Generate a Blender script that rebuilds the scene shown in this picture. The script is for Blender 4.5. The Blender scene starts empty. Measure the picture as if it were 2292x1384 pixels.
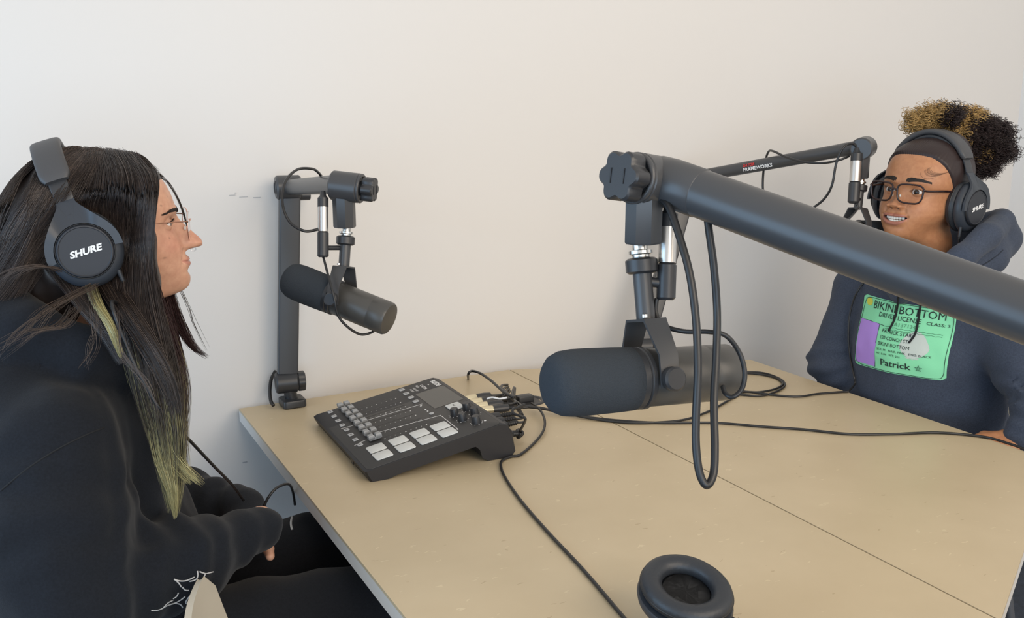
import bpy, math, random
import numpy as np
from mathutils import Matrix, Vector
from mathutils.bvhtree import BVHTree
random.seed(7); RNG=np.random.default_rng(7)
scene=bpy.context.scene; COL=scene.collection
# ------------------------------------------------------------------ camera, sky, lights, exposure
F=2105.;CX=1146.;CY=692.;CZ=1.40
PITCH=math.atan2(447,F);YAW=math.atan2(1146,math.hypot(447,F))
cp,sp,cy_,sy_=math.cos(PITCH),math.sin(PITCH),math.cos(YAW),math.sin(YAW)
cam=bpy.data.cameras.new('camera');cam.sensor_width=36;cam.lens=36*F/2292;cam.clip_start=.05
camo=bpy.data.objects.new('camera',cam);COL.objects.link(camo);camo.location=(0,0,CZ)
camo.rotation_euler=(math.pi/2-PITCH,0,-YAW);scene.camera=camo
vs=scene.view_settings;vs.view_transform='Standard';vs.look='None';vs.gamma=1;vs.use_curve_mapping=False;vs.exposure=0.24
w=bpy.data.worlds.new('World');scene.world=w;w.use_nodes=True
bg=w.node_tree.nodes['Background'];bg.inputs[0].default_value=(1.0,.965,.92,1);bg.inputs[1].default_value=.64
def area(name,loc,aim,sx,sy,col,en):
    l=bpy.data.lights.new(name,'AREA');l.shape='RECTANGLE';l.size=sx;l.size_y=sy;l.color=col;l.energy=en
    o=bpy.data.objects.new(name,l);COL.objects.link(o);o.location=loc
    o.rotation_euler=(Vector(aim)-Vector(loc)).to_track_quat('-Z','Y').to_euler();return o
area('window_light',(-1.9,.9,1.15),(.6,2.0,.85),2.0,1.6,(.36,.66,1.0),32)
area('window_light_front',(-.5,-2.2,1.0),(1.0,1.8,.95),2.8,1.1,(.50,.74,1.0),32)
area('warm_fill_light',(1.1,-1.5,2.3),(1.2,2.0,.5),2.4,1.6,(1.0,.85,.68),52)  # added warm fill behind the camera, aimed at the lower wall to even it out
# ------------------------------------------------------------------ helpers
def P(px,py,d):
    l=(px-CX)/F*d;u=-(py-CY)/F*d;f=d*cp+u*sp;z=CZ+u*cp-d*sp
    return np.array([f*sy_+l*cy_,f*cy_-l*sy_,z])
def onz(px,py,z=.75):
    a=P(px,py,1.);c=np.array([0,0,CZ]);return c+(a-c)*((z-CZ)/(a[2]-CZ))
def V(p):return np.asarray(p,float)
MATS={}
def mat(name,col,rough=.6,metal=0.,bump=None,spec=.5,sss=0,trans=0,coat=0,var=None,alpha=None,ior=None):
    """procedural principled material; bump=(scale,strength[,distance]); var=(scale,amount) colour mottling"""
    if name in MATS:return MATS[name]
    m=bpy.data.materials.new(name);m.use_nodes=True;nt=m.node_tree;b=nt.nodes['Principled BSDF']
    b.inputs['Base Color'].default_value=(*col,1);b.inputs['Roughness'].default_value=rough;b.inputs['Metallic'].default_value=metal
    b.inputs['Specular IOR Level'].default_value=spec
    if sss:b.inputs['Subsurface Weight'].default_value=sss;b.inputs['Subsurface Radius'].default_value=(.012,.005,.003);b.inputs['Subsurface Scale'].default_value=1
    if trans:b.inputs['Transmission Weight'].default_value=trans
    if ior:b.inputs['IOR'].default_value=ior
    if coat:b.inputs['Coat Weight'].default_value=coat
    if alpha is not None:b.inputs['Alpha'].default_value=alpha
    tc=nt.nodes.new('ShaderNodeTexCoord')
    if bump:
        n=nt.nodes.new('ShaderNodeTexNoise');n.inputs['Scale'].default_value=bump[0];n.inputs['Detail'].default_value=4
        nt.links.new(tc.outputs['Object'],n.inputs['Vector']);bp=nt.nodes.new('ShaderNodeBump');bp.inputs['Strength'].default_value=bump[1]
        bp.inputs['Distance'].default_value=bump[2] if len(bump)>2 else .001
        nt.links.new(n.outputs[0],bp.inputs['Height']);nt.links.new(bp.outputs[0],b.inputs['Normal'])
    if var:
        n=nt.nodes.new('ShaderNodeTexNoise');n.inputs['Scale'].default_value=var[0];n.inputs['Detail'].default_value=5
        nt.links.new(tc.outputs['Object'],n.inputs['Vector']);r=nt.nodes.new('ShaderNodeValToRGB')
        a=var[1];r.color_ramp.elements[0].position=.3;r.color_ramp.elements[1].position=.7
        r.color_ramp.elements[0].color=(*[c*(1-a) for c in col],1);r.color_ramp.elements[1].color=(*[min(1,c*(1+a)) for c in col],1)
        nt.links.new(n.outputs[0],r.inputs[0]);nt.links.new(r.outputs[0],b.inputs['Base Color'])
    MATS[name]=m;return m
def vcol_mat(name,rough,sss=0,bump=None,spec=.5,aniso=0):
    """principled material whose colour is the mesh attribute 'tint'"""
    m=mat(name,(1,1,1),rough,bump=bump,spec=spec,sss=sss);nt=m.node_tree;b=nt.nodes['Principled BSDF']
    a=nt.nodes.new('ShaderNodeAttribute');a.attribute_name='tint';nt.links.new(a.outputs['Color'],b.inputs['Base Color']);return m
ORG={}
def tag(o,label=None,cat=None,group=None,kind=None):
    if label:o['label']=label
    if cat:o['category']=cat
    if group:o['group']=group
    if kind:o['kind']=kind
    return o
def thing(name,loc,label,cat,group=None):
    o=bpy.data.objects.new(name,None);COL.objects.link(o);o.location=[float(c) for c in loc];o.empty_display_size=.05
    ORG[o.name]=V(loc);return tag(o,label,cat,group)
def link_mesh(name,verts,faces,m,parent=None,smooth=40,origin=None,tint=None):
    verts=np.asarray(verts,float).reshape(-1,3)
    o0=ORG[parent.name] if parent is not None else (V(origin) if origin is not None else V((0,0,0)))
    me=bpy.data.meshes.new(name);me.from_pydata((verts-o0).tolist(),[],[list(map(int,f)) for f in faces]);me.update()
    if smooth:
        me.shade_smooth()
        if smooth<180:me.set_sharp_from_angle(angle=math.radians(smooth))
    o=bpy.data.objects.new(name,me);COL.objects.link(o);me.materials.append(m)
    if parent is not None:o.parent=parent;ORG[o.name]=o0
    else:o.location=o0;ORG[o.name]=o0
    if tint is not None:
        a=me.color_attributes.new('tint','FLOAT_COLOR','POINT');c=np.ones((len(verts),4),np.float32);c[:,:3]=tint;a.data.foreach_set('color',c.ravel())
    return o
def basis(o,z,xh=(0,0,1)):
    z=V(z);z=z/np.linalg.norm(z);xh=V(xh);x=xh-z*np.dot(xh,z)
    if np.linalg.norm(x)<1e-6:x=np.array([1.,0,0])-z*z[0]
    x/=np.linalg.norm(x);y=np.cross(z,x);M=np.eye(4);M[:3,0]=x;M[:3,1]=y;M[:3,2]=z;M[:3,3]=o;return M
def fr(o,x,y):
    """frame with given x and (approximately) y axes"""
    x=V(x)/np.linalg.norm(x);y=V(y)-x*np.dot(x,y);y/=np.linalg.norm(y);M=np.eye(4);M[:3,0]=x;M[:3,1]=y;M[:3,2]=np.cross(x,y);M[:3,3]=o;return M
def crom(pts,n=8,closed=False):
    pts=[V(p) for p in pts];N=len(pts);out=[]
    seg=N if closed else N-1
    for i in range(seg):
        g=(lambda j:pts[j%N]) if closed else (lambda j:pts[min(max(j,0),N-1)])
        p0,p1,p2,p3=g(i-1),g(i),g(i+1),g(i+2)
        for k in range(n):
            t=k/n;out.append(.5*((2*p1)+(-p0+p2)*t+(2*p0-5*p1+4*p2-p3)*t*t+(-p0+3*p1-3*p2+p3)*t**3))
    if not closed:out.append(pts[-1])
    return np.array(out)
class MB:
    def __init__(s):s.v=[];s.f=[];s.n=0
    def add(s,v,f):
        v=np.asarray(v,float).reshape(-1,3);s.v.append(v);s.f+= [[i+s.n for i in q] for q in f];s.n+=len(v);return s
    def addM(s,M,v,f):
        v=np.asarray(v,float);return s.add(v@M[:3,:3].T+M[:3,3],f)
    def box(s,M,a,b):
        (x0,y0,z0),(x1,y1,z1)=a,b
        v=[(x0,y0,z0),(x1,y0,z0),(x1,y1,z0),(x0,y1,z0),(x0,y0,z1),(x1,y0,z1),(x1,y1,z1),(x0,y1,z1)]
        return s.addM(M,v,[(0,3,2,1),(4,5,6,7),(0,1,5,4),(1,2,6,5),(2,3,7,6),(3,0,4,7)])
    def rbox(s,M,a,b,r,seg=4,bev=0.):
        """rounded-corner slab: corners in xy rounded r, top edge bevelled"""
        (x0,y0,z0),(x1,y1,z1)=a,b
        def ring(i,z):
            rr=max(r-i,1e-5);o=[]
            for cx,cy,a0 in((x1-i-rr,y1-i-rr,0),(x0+i+rr,y1-i-rr,90),(x0+i+rr,y0+i+rr,180),(x1-i-rr,y0+i+rr,270)):
                for k in range(seg+1):
                    t=math.radians(a0+90*k/seg);o.append((cx+rr*math.cos(t),cy+rr*math.sin(t),z))
            return o
        rings=[ring(bev,z0),ring(0,z0+bev),ring(0,z1-bev)]+([ring(bev*.3,z1-bev*.3),ring(bev,z1)] if bev else [])
        return s.loftM(M,rings)
    def loftM(s,M,rings,cap=True,closed=True):
        R=[np.asarray(r,float) for r in rings];n=len(R[0]);v=np.concatenate(R);f=[]
        for i in range(len(R)-1):
            for j in range(n if closed else n-1):
                k=(j+1)%n;f.append((i*n+j,i*n+k,(i+1)*n+k,(i+1)*n+j))
        if cap:f.append(tuple(range(n-1,-1,-1)));f.append(tuple((len(R)-1)*n+j for j in range(n)))
        return s.addM(M,v,f)
    def lathe(s,M,prof,n=32,cap=True):
        t=np.linspace(0,2*math.pi,n,endpoint=False)
        return s.loftM(M,[np.stack([r*np.cos(t),r*np.sin(t),np.full(n,z)],1) for r,z in prof],cap)
    def cyl(s,a,b,r,r2=None,n=24,bev=0.):
        a,b=V(a),V(b);L=np.linalg.norm(b-a);M=basis(a,b-a);r2=r if r2 is None else r2
        pr=[(r,0),(r2,L)] if not bev else [(r-bev,0),(r,bev),(r2,L-bev),(r2-bev,L)]
        return s.lathe(M,pr,n)
    def extr(s,M,poly,z0,z1,bev=0.):
        poly=np.asarray(poly,float);c=poly.mean(0)
        def R(k,z):
            q=poly if k==0 else c+(poly-c)*(1-k/np.linalg.norm(poly-c,axis=1,keepdims=True))
            return np.column_stack([q,np.full(len(q),z)])
        return s.loftM(M,[R(bev,z0),R(0,z0+bev),R(0,z1-bev),R(bev,z1)] if bev else [R(0,z0),R(0,z1)])
    def tube(s,pts,r,n=8,closed=False,cap=True,rx=None):
        pts=np.asarray(pts,float);N=len(pts)
        T=np.roll(pts,-1,0)-np.roll(pts,1,0) if closed else np.gradient(pts,axis=0)
        T/=np.linalg.norm(T,axis=1,keepdims=True)+1e-12
        up=np.array([0,0,1.]) if abs(T[0][2])<.9 else np.array([1.,0,0]);rings=[];t=np.linspace(0,2*math.pi,n,endpoint=False)
        rr=np.broadcast_to(np.asarray(r,float),(N,))
        for i in range(N):
            u=up-T[i]*np.dot(up,T[i]);u/=np.linalg.norm(u)+1e-12;w=np.cross(T[i],u);up=u
            rings.append(pts[i]+rr[i]*(np.outer(np.cos(t),u)*(rx or 1)+np.outer(np.sin(t),w)))
        v=np.concatenate(rings);f=[]
        for i in range(N if closed else N-1):
            i2=(i+1)%N
            for j in range(n):k=(j+1)%n;f.append((i*n+j,i*n+k,i2*n+k,i2*n+j))
        if cap and not closed:f.append(tuple(range(n-1,-1,-1)));f.append(tuple((N-1)*n+j for j in range(n)))
        return s.add(v,f)
    def torus(s,M,R,r,n=40,m=12,sx=1,sy=1,rz=1):
        t=np.linspace(0,2*math.pi,n,endpoint=False);q=np.linspace(0,2*math.pi,m,endpoint=False);v=[];f=[]
        for i,a in enumerate(t):
            for b in q:v.append(((R+r*math.cos(b))*math.cos(a)*sx,(R+r*math.cos(b))*math.sin(a)*sy,r*rz*math.sin(b)))
        for i in range(n):
            for j in range(m):f.append((i*m+j,((i+1)%n)*m+j,((i+1)%n)*m+(j+1)%m,i*m+(j+1)%m))
        return s.addM(M,v,f)
    def sphere(s,M,rx,ry,rz,n=24,m=14):
        pr=[]
        t=np.linspace(0,2*math.pi,n,endpoint=False);R=[]
        for i in range(m+1):
            a=-math.pi/2+math.pi*i/m;c=max(math.cos(a),1e-4)
            R.append(np.stack([rx*c*np.cos(t),ry*c*np.sin(t),np.full(n,rz*math.sin(a))],1))
        return s.loftM(M,R)
    def build(s,name,m,parent=None,smooth=40,origin=None):
        return link_mesh(name,np.concatenate(s.v),s.f,m,parent,smooth,origin)
I4=np.eye(4)
def T4(o):M=np.eye(4);M[:3,3]=o;return M
def text_mesh(txt,size,shear=0,bold=0.,align='CENTER',sx=1.,spacing=1.):
    c=bpy.data.curves.new('t','FONT');c.body=txt;c.size=size;c.align_x=align;c.align_y='CENTER';c.shear=shear;c.offset=bold;c.resolution_u=2;c.space_character=spacing
    o=bpy.data.objects.new('t',c);COL.objects.link(o);dg=bpy.context.evaluated_depsgraph_get();dg.update()
    me=bpy.data.meshes.new_from_object(o.evaluated_get(dg));v=np.array([p.co[:] for p in me.vertices]);f=[list(p.vertices) for p in me.polygons]
    bpy.data.objects.remove(o);bpy.data.curves.remove(c);bpy.data.meshes.remove(me)
    v[:,0]*=sx;return v,f
# ------------------------------------------------------------------ implicit surfaces (surface nets)
def ntable(seed):return np.random.default_rng(seed).random((32,32,32))*2-1
NT=ntable(3)
def vnoise(p,s):
    q=p*s;i=np.floor(q).astype(int);f=q-i;f=f*f*(3-2*f);r=0
    for a in(0,1):
        for b in(0,1):
            for c in(0,1):
                wgt=(f[...,0] if a else 1-f[...,0])*(f[...,1] if b else 1-f[...,1])*(f[...,2] if c else 1-f[...,2])
                r=r+wgt*NT[(i[...,0]+a)%32,(i[...,1]+b)%32,(i[...,2]+c)%32]
    return r
def cap(p,a,b,ra,rb=None,S=None,ax=None):
    """rounded tapered capsule; ax,S: squash distance along direction ax by factor S (>1 = wider there)"""
    rb=ra if rb is None else rb;a,b=V(a),V(b)
    if ax is not None:
        ax=V(ax)/np.linalg.norm(ax)
        sq=lambda q:q+np.outer(q@ax,ax).reshape(q.shape)*(1/S-1) if q.ndim>1 else q+ax*np.dot(q,ax)*(1/S-1)
        p,a,b=sq(p),sq(a),sq(b)
    ab=b-a;t=np.clip(((p-a)@ab)/max(ab@ab,1e-12),0,1);return np.linalg.norm(p-a-t[:,None]*ab,axis=1)-(ra+(rb-ra)*t)
def smin(a,b,k):
    h=np.clip(.5+.5*(b-a)/k,0,1);return b*(1-h)+a*h-k*h*(1-h)
def chain(p,pts,rs,k=.02,**kw):
    d=None
    for i in range(len(pts)-1):
        e=cap(p,pts[i],pts[i+1],rs[i],rs[i+1],**kw);d=e if d is None else smin(d,e,k)
    return d
def nets(fn,lo,hi,h):
    lo,hi=V(lo),V(hi);n=np.ceil((hi-lo)/h).astype(int)+1
    ax=[lo[i]+h*np.arange(n[i]) for i in range(3)];G=np.empty(tuple(n))
    X,Y=np.meshgrid(ax[0],ax[1],indexing='ij')
    for k in range(n[2]):
        p=np.column_stack([X.ravel(),Y.ravel(),np.full(X.size,ax[2][k])]);G[:,:,k]=fn(p).reshape(X.shape)
    neg=G<0;acc=np.zeros(tuple(n-1)+(3,));cnt=np.zeros(tuple(n-1))
    def sl(o,d):return tuple(slice(o[i],n[i]-1+o[i]) for i in range(3))
    for d in range(3):
        u,v=[i for i in range(3) if i!=d]
        for a in(0,1):
            for b in(0,1):
                o0=[0,0,0];o0[u]=a;o0[v]=b;o1=list(o0);o1[d]=1
                g0,g1=G[sl(o0,d)],G[sl(o1,d)];m=(g0<0)!=(g1<0);t=np.where(m,g0/np.where(m,g0-g1,1),0)
                for i in range(3):acc[...,i]+=np.where(m,(t if i==d else o0[i]),0)
                cnt+=m
    act=cnt>0;idx=-np.ones(act.shape,int);idx[act]=np.arange(act.sum())
    ijk=np.argwhere(act);verts=lo+h*(ijk+acc[act]/cnt[act][:,None]);faces=[]
    for d in range(3):
        u,v=[(1,2),(2,0),(0,1)][d];s0=[slice(1,n[i]-1) for i in range(3)];s0[d]=slice(0,n[d]-1);s1=list(s0);s1[d]=slice(1,n[d])
        A,B=neg[tuple(s0)],neg[tuple(s1)];m=A!=B;q=np.argwhere(m)
        q=q+np.array([0 if i==d else 1 for i in range(3)]);flip=B[m]
        def at(du,dv):
            r=q.copy();r[:,u]-=du;r[:,v]-=dv;return idx[r[:,0],r[:,1],r[:,2]]
        f=np.stack([at(1,1),at(0,1),at(0,0),at(1,0)],1);f[flip]=f[flip][:,::-1];faces.append(f)
    return verts,np.concatenate(faces)
def relax(v,f,it=2,lam=.5):
    e=np.concatenate([f[:,[0,1]],f[:,[1,2]],f[:,[2,3]],f[:,[3,0]]])
    for _ in range(it):
        s=np.zeros_like(v);c=np.zeros(len(v));np.add.at(s,e[:,0],v[e[:,1]]);np.add.at(s,e[:,1],v[e[:,0]]);np.add.at(c,e[:,0],1);np.add.at(c,e[:,1],1)
        v=v+lam*(s/np.maximum(c,1)[:,None]-v)
    return v
# ------------------------------------------------------------------ materials
M_black=mat('black_powder_coat',(.052,.053,.056),.34,bump=(900,.07,.0002))
M_plastic=mat('black_plastic',(.030,.031,.034),.38,bump=(700,.2,.0003))
M_rubber=mat('black_rubber_cable',(.014,.014,.015),.40)
M_foam=mat('charcoal_foam',(.042,.050,.060),.95,bump=(1400,1.0,.0012),spec=.2)
M_micbody=mat('dark_grey_enamel',(.060,.057,.052),.36,bump=(1200,.2,.0002))
M_chrome=mat('bright_steel',(.72,.72,.70),.22,1.0)
M_silver=mat('brushed_silver_barrel',(.62,.60,.57),.32,.9)
M_gold=mat('pale_gold_metal',(.80,.70,.48),.28,.8)
M_white=mat('white_print',(.78,.78,.78),.6)
M_whitepad=mat('white_silicone_pad',(.66,.68,.67),.5)
M_greybtn=mat('grey_button',(.42,.43,.44),.5)
M_fader=mat('smoky_fader_cap',(.30,.31,.32),.35)
M_mixer=mat('mixer_black',(.035,.034,.034),.5,bump=(900,.2,.0003))
M_mixerside=mat('mixer_side_black',(.018,.018,.021),.5)
M_screen=mat('unlit_screen_glass',(.07,.068,.062),.18)
M_red=mat('red_print',(.55,.03,.03),.6)
M_pad=mat('black_leatherette',(.022,.025,.030),.45,bump=(160,.5,.001))
M_band=mat('grey_headband_pad',(.055,.055,.058),.5,bump=(500,.3,.0005))
# ------------------------------------------------------------------ the room
WY=2.075
M_wall=mat('painted_wall',(.72,.69,.655),.85,bump=(60,.12,.001))
def struct(o):o['kind']='structure';return o
def slab(name,a,b,m,origin=(0,0,0)):
    k=MB();k.box(I4,a,b);return struct(k.build(name,m,None,0,origin))
slab('wall_back',(-2.3,WY,0),(3.06,WY+.1,2.75),M_wall,(0,WY,0))
slab('wall_right',(3.06,-2.6,0),(3.16,WY+.1,2.75),mat('painted_wall_side',(.78,.78,.78),.8),(3.06,0,0))
M_floor=mat('dark_blue_carpet',(.035,.045,.065),.95,bump=(300,.8,.004),var=(40,.25))
slab('floor',(-2.3,-2.6,-.05),(3.16,WY+.1,0),M_floor)
slab('baseboard_back',(-2.3,WY-.012,0),(3.06,WY,.10),mat('grey_baseboard',(.35,.35,.36),.6),(0,WY,0))
# pale scuffs on the wall
sc=MB()
for (px,py,dx,dy) in((520,437,10,1.5),(545,441,14,1.5),(575,442,12,1.5),(527,432,3,2),(548,1035,8,3)):
    a=P(px,py,1);c=np.array([0,0,CZ]);t=WY/a[1];p=c+(a-c)*t
    s=2.3/F;sc.box(T4(p),(-dx*s*.6,-.0008,-dy*s*.4),(dx*s*.6,-.0002,dy*s*.4))
struct(sc.build('wall_scuffs_1',mat('grey_scuff',(.42,.42,.43),.8),None,0,(0,WY,0)))  # thin scuff marks on the wall face, no moulding
# ------------------------------------------------------------------ tables
def laminate():
    m=mat('tan_speckled_laminate',(.46,.375,.25),.42);nt=m.node_tree;b=nt.nodes['Principled BSDF'];N=nt.nodes.new;L=nt.links.new
    tc=N('ShaderNodeTexCoord');n=N('ShaderNodeTexNoise');n.inputs['Scale'].default_value=7;n.inputs['Detail'].default_value=5;L(tc.outputs['Object'],n.inputs['Vector'])
    r=N('ShaderNodeValToRGB');r.color_ramp.elements[0].position=.3;r.color_ramp.elements[1].position=.72
    r.color_ramp.elements[0].color=(.500,.405,.262,1);r.color_ramp.elements[1].color=(.550,.450,.298,1);L(n.outputs[0],r.inputs[0])
    # short pale fibres: stretched, warped voronoi cells
    nn=N('ShaderNodeTexNoise');nn.inputs['Scale'].default_value=60;L(tc.outputs['Object'],nn.inputs['Vector'])
    mx=N('ShaderNodeVectorMath');mx.operation='MULTIPLY_ADD';L(nn.outputs['Color'],mx.inputs[0]);mx.inputs[1].default_value=(.02,.02,.02);L(tc.outputs['Object'],mx.inputs[2])
    last=r.outputs[0]
    for sc_,rot,th,cc in((75,.6,.10,(.66,.56,.38,1)),(68,2.1,.10,(.62,.53,.36,1)),(60,1.2,.085,(.36,.27,.16,1))):
        mp=N('ShaderNodeMapping');mp.inputs['Rotation'].default_value=(0,0,rot);mp.inputs['Scale'].default_value=(sc_*.28,sc_,.001);L(mx.outputs[0],mp.inputs['Vector'])
        vo=N('ShaderNodeTexVoronoi');vo.inputs['Scale'].default_value=1.0;vo.inputs['Randomness'].default_value=1;L(mp.outputs[0],vo.inputs['Vector'])
        lt=N('ShaderNodeMath');lt.operation='LESS_THAN';lt.inputs[1].default_value=th;L(vo.outputs['Distance'],lt.inputs[0])
        sepr=N('ShaderNodeSeparateColor');L(vo.outputs['Color'],sepr.inputs[0]);g=N('ShaderNodeMath');g.operation='GREATER_THAN';g.inputs[1].default_value=.5;L(sepr.outputs[0],g.inputs[0])
        mu=N('ShaderNodeMath');mu.operation='MULTIPLY';L(lt.outputs[0],mu.inputs[0]);L(g.outputs[0],mu.inputs[1])
        m2=N('ShaderNodeMath');m2.operation='MULTIPLY';L(mu.outputs[0],m2.inputs[0]);m2.inputs[1].default_value=.6
        mi=N('ShaderNodeMix');mi.data_type='RGBA';L(m2.outputs[0],mi.inputs[0]);L(last,mi.inputs[6]);mi.inputs[7].default_value=cc;last=mi.outputs[2]
    L(last,b.inputs['Base Color']);return m
M_lam=laminate();M_edge=mat('pale_grey_edge_band',(.60,.58,.55),.5);M_leg=mat('grey_table_leg',(.10,.10,.11),.4,.6)
def table(poly,label):
    c=V(poly).mean(0);t=thing('table',(c[0],c[1],0),label,'table','classroom tables pushed together')
    s=MB();s.extr(I4,poly,.745,.75);s.build('tabletop',M_lam,t,0)
    s=MB();q=c+(V(poly)-c)*.9995;s.extr(I4,q,.722,.745);s.build('edge_band',M_edge,t,0)
    q=c+(V(poly)-c)*np.array([.50,.80])
    for x,y in q:
        s=MB();s.cyl((x,y,.012),(x,y,.722),.022,n=20);o=s.build('leg',M_leg,t)
        s=MB();s.cyl((x,y,0),(x,y,.014),.028,n=20);f=s.build('foot',M_plastic,t);f.parent=o
    return t
YN=.683
table([(.403,.30),(1.0805,.30),(1.0805,2.047),(.403,2.047)],'tan laminate table holding the audio mixer, nearer the person in black')
table([(1.0835,YN),(1.692,1.00),(1.692,1.833),(1.0835,2.045)],'tan laminate table with angled ends, nearer the person in the printed hoodie')
# ------------------------------------------------------------------ microphones
def lettering(parent,txt,M,size,m,shear=0,bold=0,name='lettering',align='CENTER',sx=1,th=.0003,spacing=1.):
    v,f=text_mesh(txt,size,shear,bold,align,sx,spacing);v=v.copy();v[:,2]+=th
    s=MB();s.addM(M,v,f);return s.build(name,m,parent,0)
def microphone(piv,front,up,label,cable_side=1,scale=1.,top=None):
    """piv: pivot centre between yoke knobs; front: direction of the foam end; up: stand direction; top: where the stand tube ends"""
    S=scale;t=thing('microphone',piv,label,'microphone','broadcast microphones on boom arms')
    fx=V(front)/np.linalg.norm(front);M=basis(piv,fx,up)      # local z = forward
    L=lambda q:[(r*S,z*S) for r,z in q]
    s=MB();s.lathe(M,L([(.018,-.093),(.026,-.0915),(.0280,-.088),(.0280,-.062),(.0275,-.0605),(.0280,-.059),(.0280,.012),(.0265,.014)]),40);body=s.build('body',M_micbody,t)
    s=MB();s.lathe(M,L([(.0275,.008),(.0300,.010),(.0300,.014),(.0285,.0155),(.0300,.017),(.0300,.023),(.027,.025)]),40);s.build('collar_ring',M_plastic,t)
    s=MB();s.lathe(M,L([(.0280,.021),(.0302,.023),(.0308,.040),(.0314,.070),(.0312,.085),(.0300,.096),(.0265,.104),(.021,.1085),(.013,.1105),(.005,.111)]),48);s.build('foam_windscreen',M_foam,t,180)
    # yoke: flat strap over the top with two slanting arms and knobs
    z=V(up)/np.linalg.norm(up);ax=np.cross(z,fx);ax/=np.linalg.norm(ax);x2=np.cross(ax,z)
    Y=fr(piv,ax,-x2)  # x: pivot axis, y: forward-ish horizontal, z: up
    s=MB();wv=.0105*S;th=.0028*S
    prof=[(.0325,-.008),(.0325,.022),(.015,.054),(-.015,.054),(-.0325,.022),(-.0325,-.008)]
    prof=[(a*S,b*S) for a,b in prof]
    wid=[.010,.010,.0125,.0125,.010,.010]
    R=[]
    for i,(a,b) in enumerate(prof):
        n=V((a,b));nn=n/np.linalg.norm(n)
        if i in(0,1):nn=V((1,0))if i==0 else V((.9,.35))
        if i in(4,5):nn=V((-1,0))if i==5 else V((-.9,.35))
        if i in(2,3):nn=V((.45 if i==2 else -.45,.95))
        o=n+nn*th;ww=wid[i]*S;R.append([(n[0],-ww,n[1]),(o[0],-ww,o[1]),(o[0],ww,o[1]),(n[0],ww,n[1])])
    s.loftM(Y,R);yk=s.build('yoke',M_black,t,30)
    for sg in(1,-1):
        s=MB();K=basis(piv+ax*sg*.0350*S,ax*sg,up);s.lathe(K,L([(.0045,-.010),(.0045,0),(.0105,.0),(.0115,.002),(.0115,.008),(.0095,.010)]),24);s.build('yoke_knob',M_plastic,t)
    s=MB();s.cyl(piv+z*.058*S+ax*.008*S+x2*.006*S,piv+z*.061*S+ax*.008*S+x2*.006*S,.003*S,n=12);s.build('screw',M_chrome,t)
    # stand tube with collar
    top=piv+z*.125*S if top is None else V(top)
    s=MB();s.cyl(piv+z*.056*S,top,.0092*S,n=24);s.build('stand_tube',M_black,t)
    d=(top-piv-z*.056*S);d/=np.linalg.norm(d)
    s=MB();s.lathe(basis(top,d),L([(.0125,-.001),(.0155,.001),(.0155,.012),(.0130,.014)]),12);s.build('locking_collar',M_plastic,t)
    s=MB();s.lathe(basis(top,d),L([(.008,.013),(.0085,.014),(.0085,.017),(.0115,.018),(.0115,.021),(.0075,.022),(.0075,.030)]),16);s.build('threaded_nut',M_chrome,t)
    return t,M,ax,x2,z
def knob(M,r,h,lobes=6,depth=.16):
    t=np.linspace(0,2*math.pi,72,endpoint=False);rr=r*(1-depth*(.5+.5*np.cos(lobes*t))**1.5);poly=np.stack([rr*np.cos(t),rr*np.sin(t)],1)
    s=MB();s.extr(M,poly,0,h,bev=h*.1);return s
def preamp(top,bot,label,r=.0098):
    top,bot=V(top),V(bot);t=thing('inline_preamp',bot,label,'inline preamp','inline microphone preamps');d=top-bot;L=np.linalg.norm(d);u=d/L
    s=MB();s.cyl(bot,bot+u*L*.40,r,bev=r*.25);s.build('lower_sleeve',M_plastic,t)
    s=MB();s.cyl(bot+u*L*.40,bot+u*L*.78,r*.94);s.build('silver_barrel',M_silver,t)['label']='brushed silver barrel'
    s=MB();s.lathe(basis(bot,u),[(r*.97,L*.78),(r*.97,L*.92),(r*.6,L*.95),(r*.4,L*1.03)],24);s.build('plug',M_plastic,t)
    return t
def cable(name,pts,r,label,group=None,n=8,m=None,cat='cable',seg=8):
    c=crom(pts,seg);s=MB();s.tube(c,r,n);o=s.build(name,m or M_rubber,None,180,c[0]);tag(o,label,cat,group);return o
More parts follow.
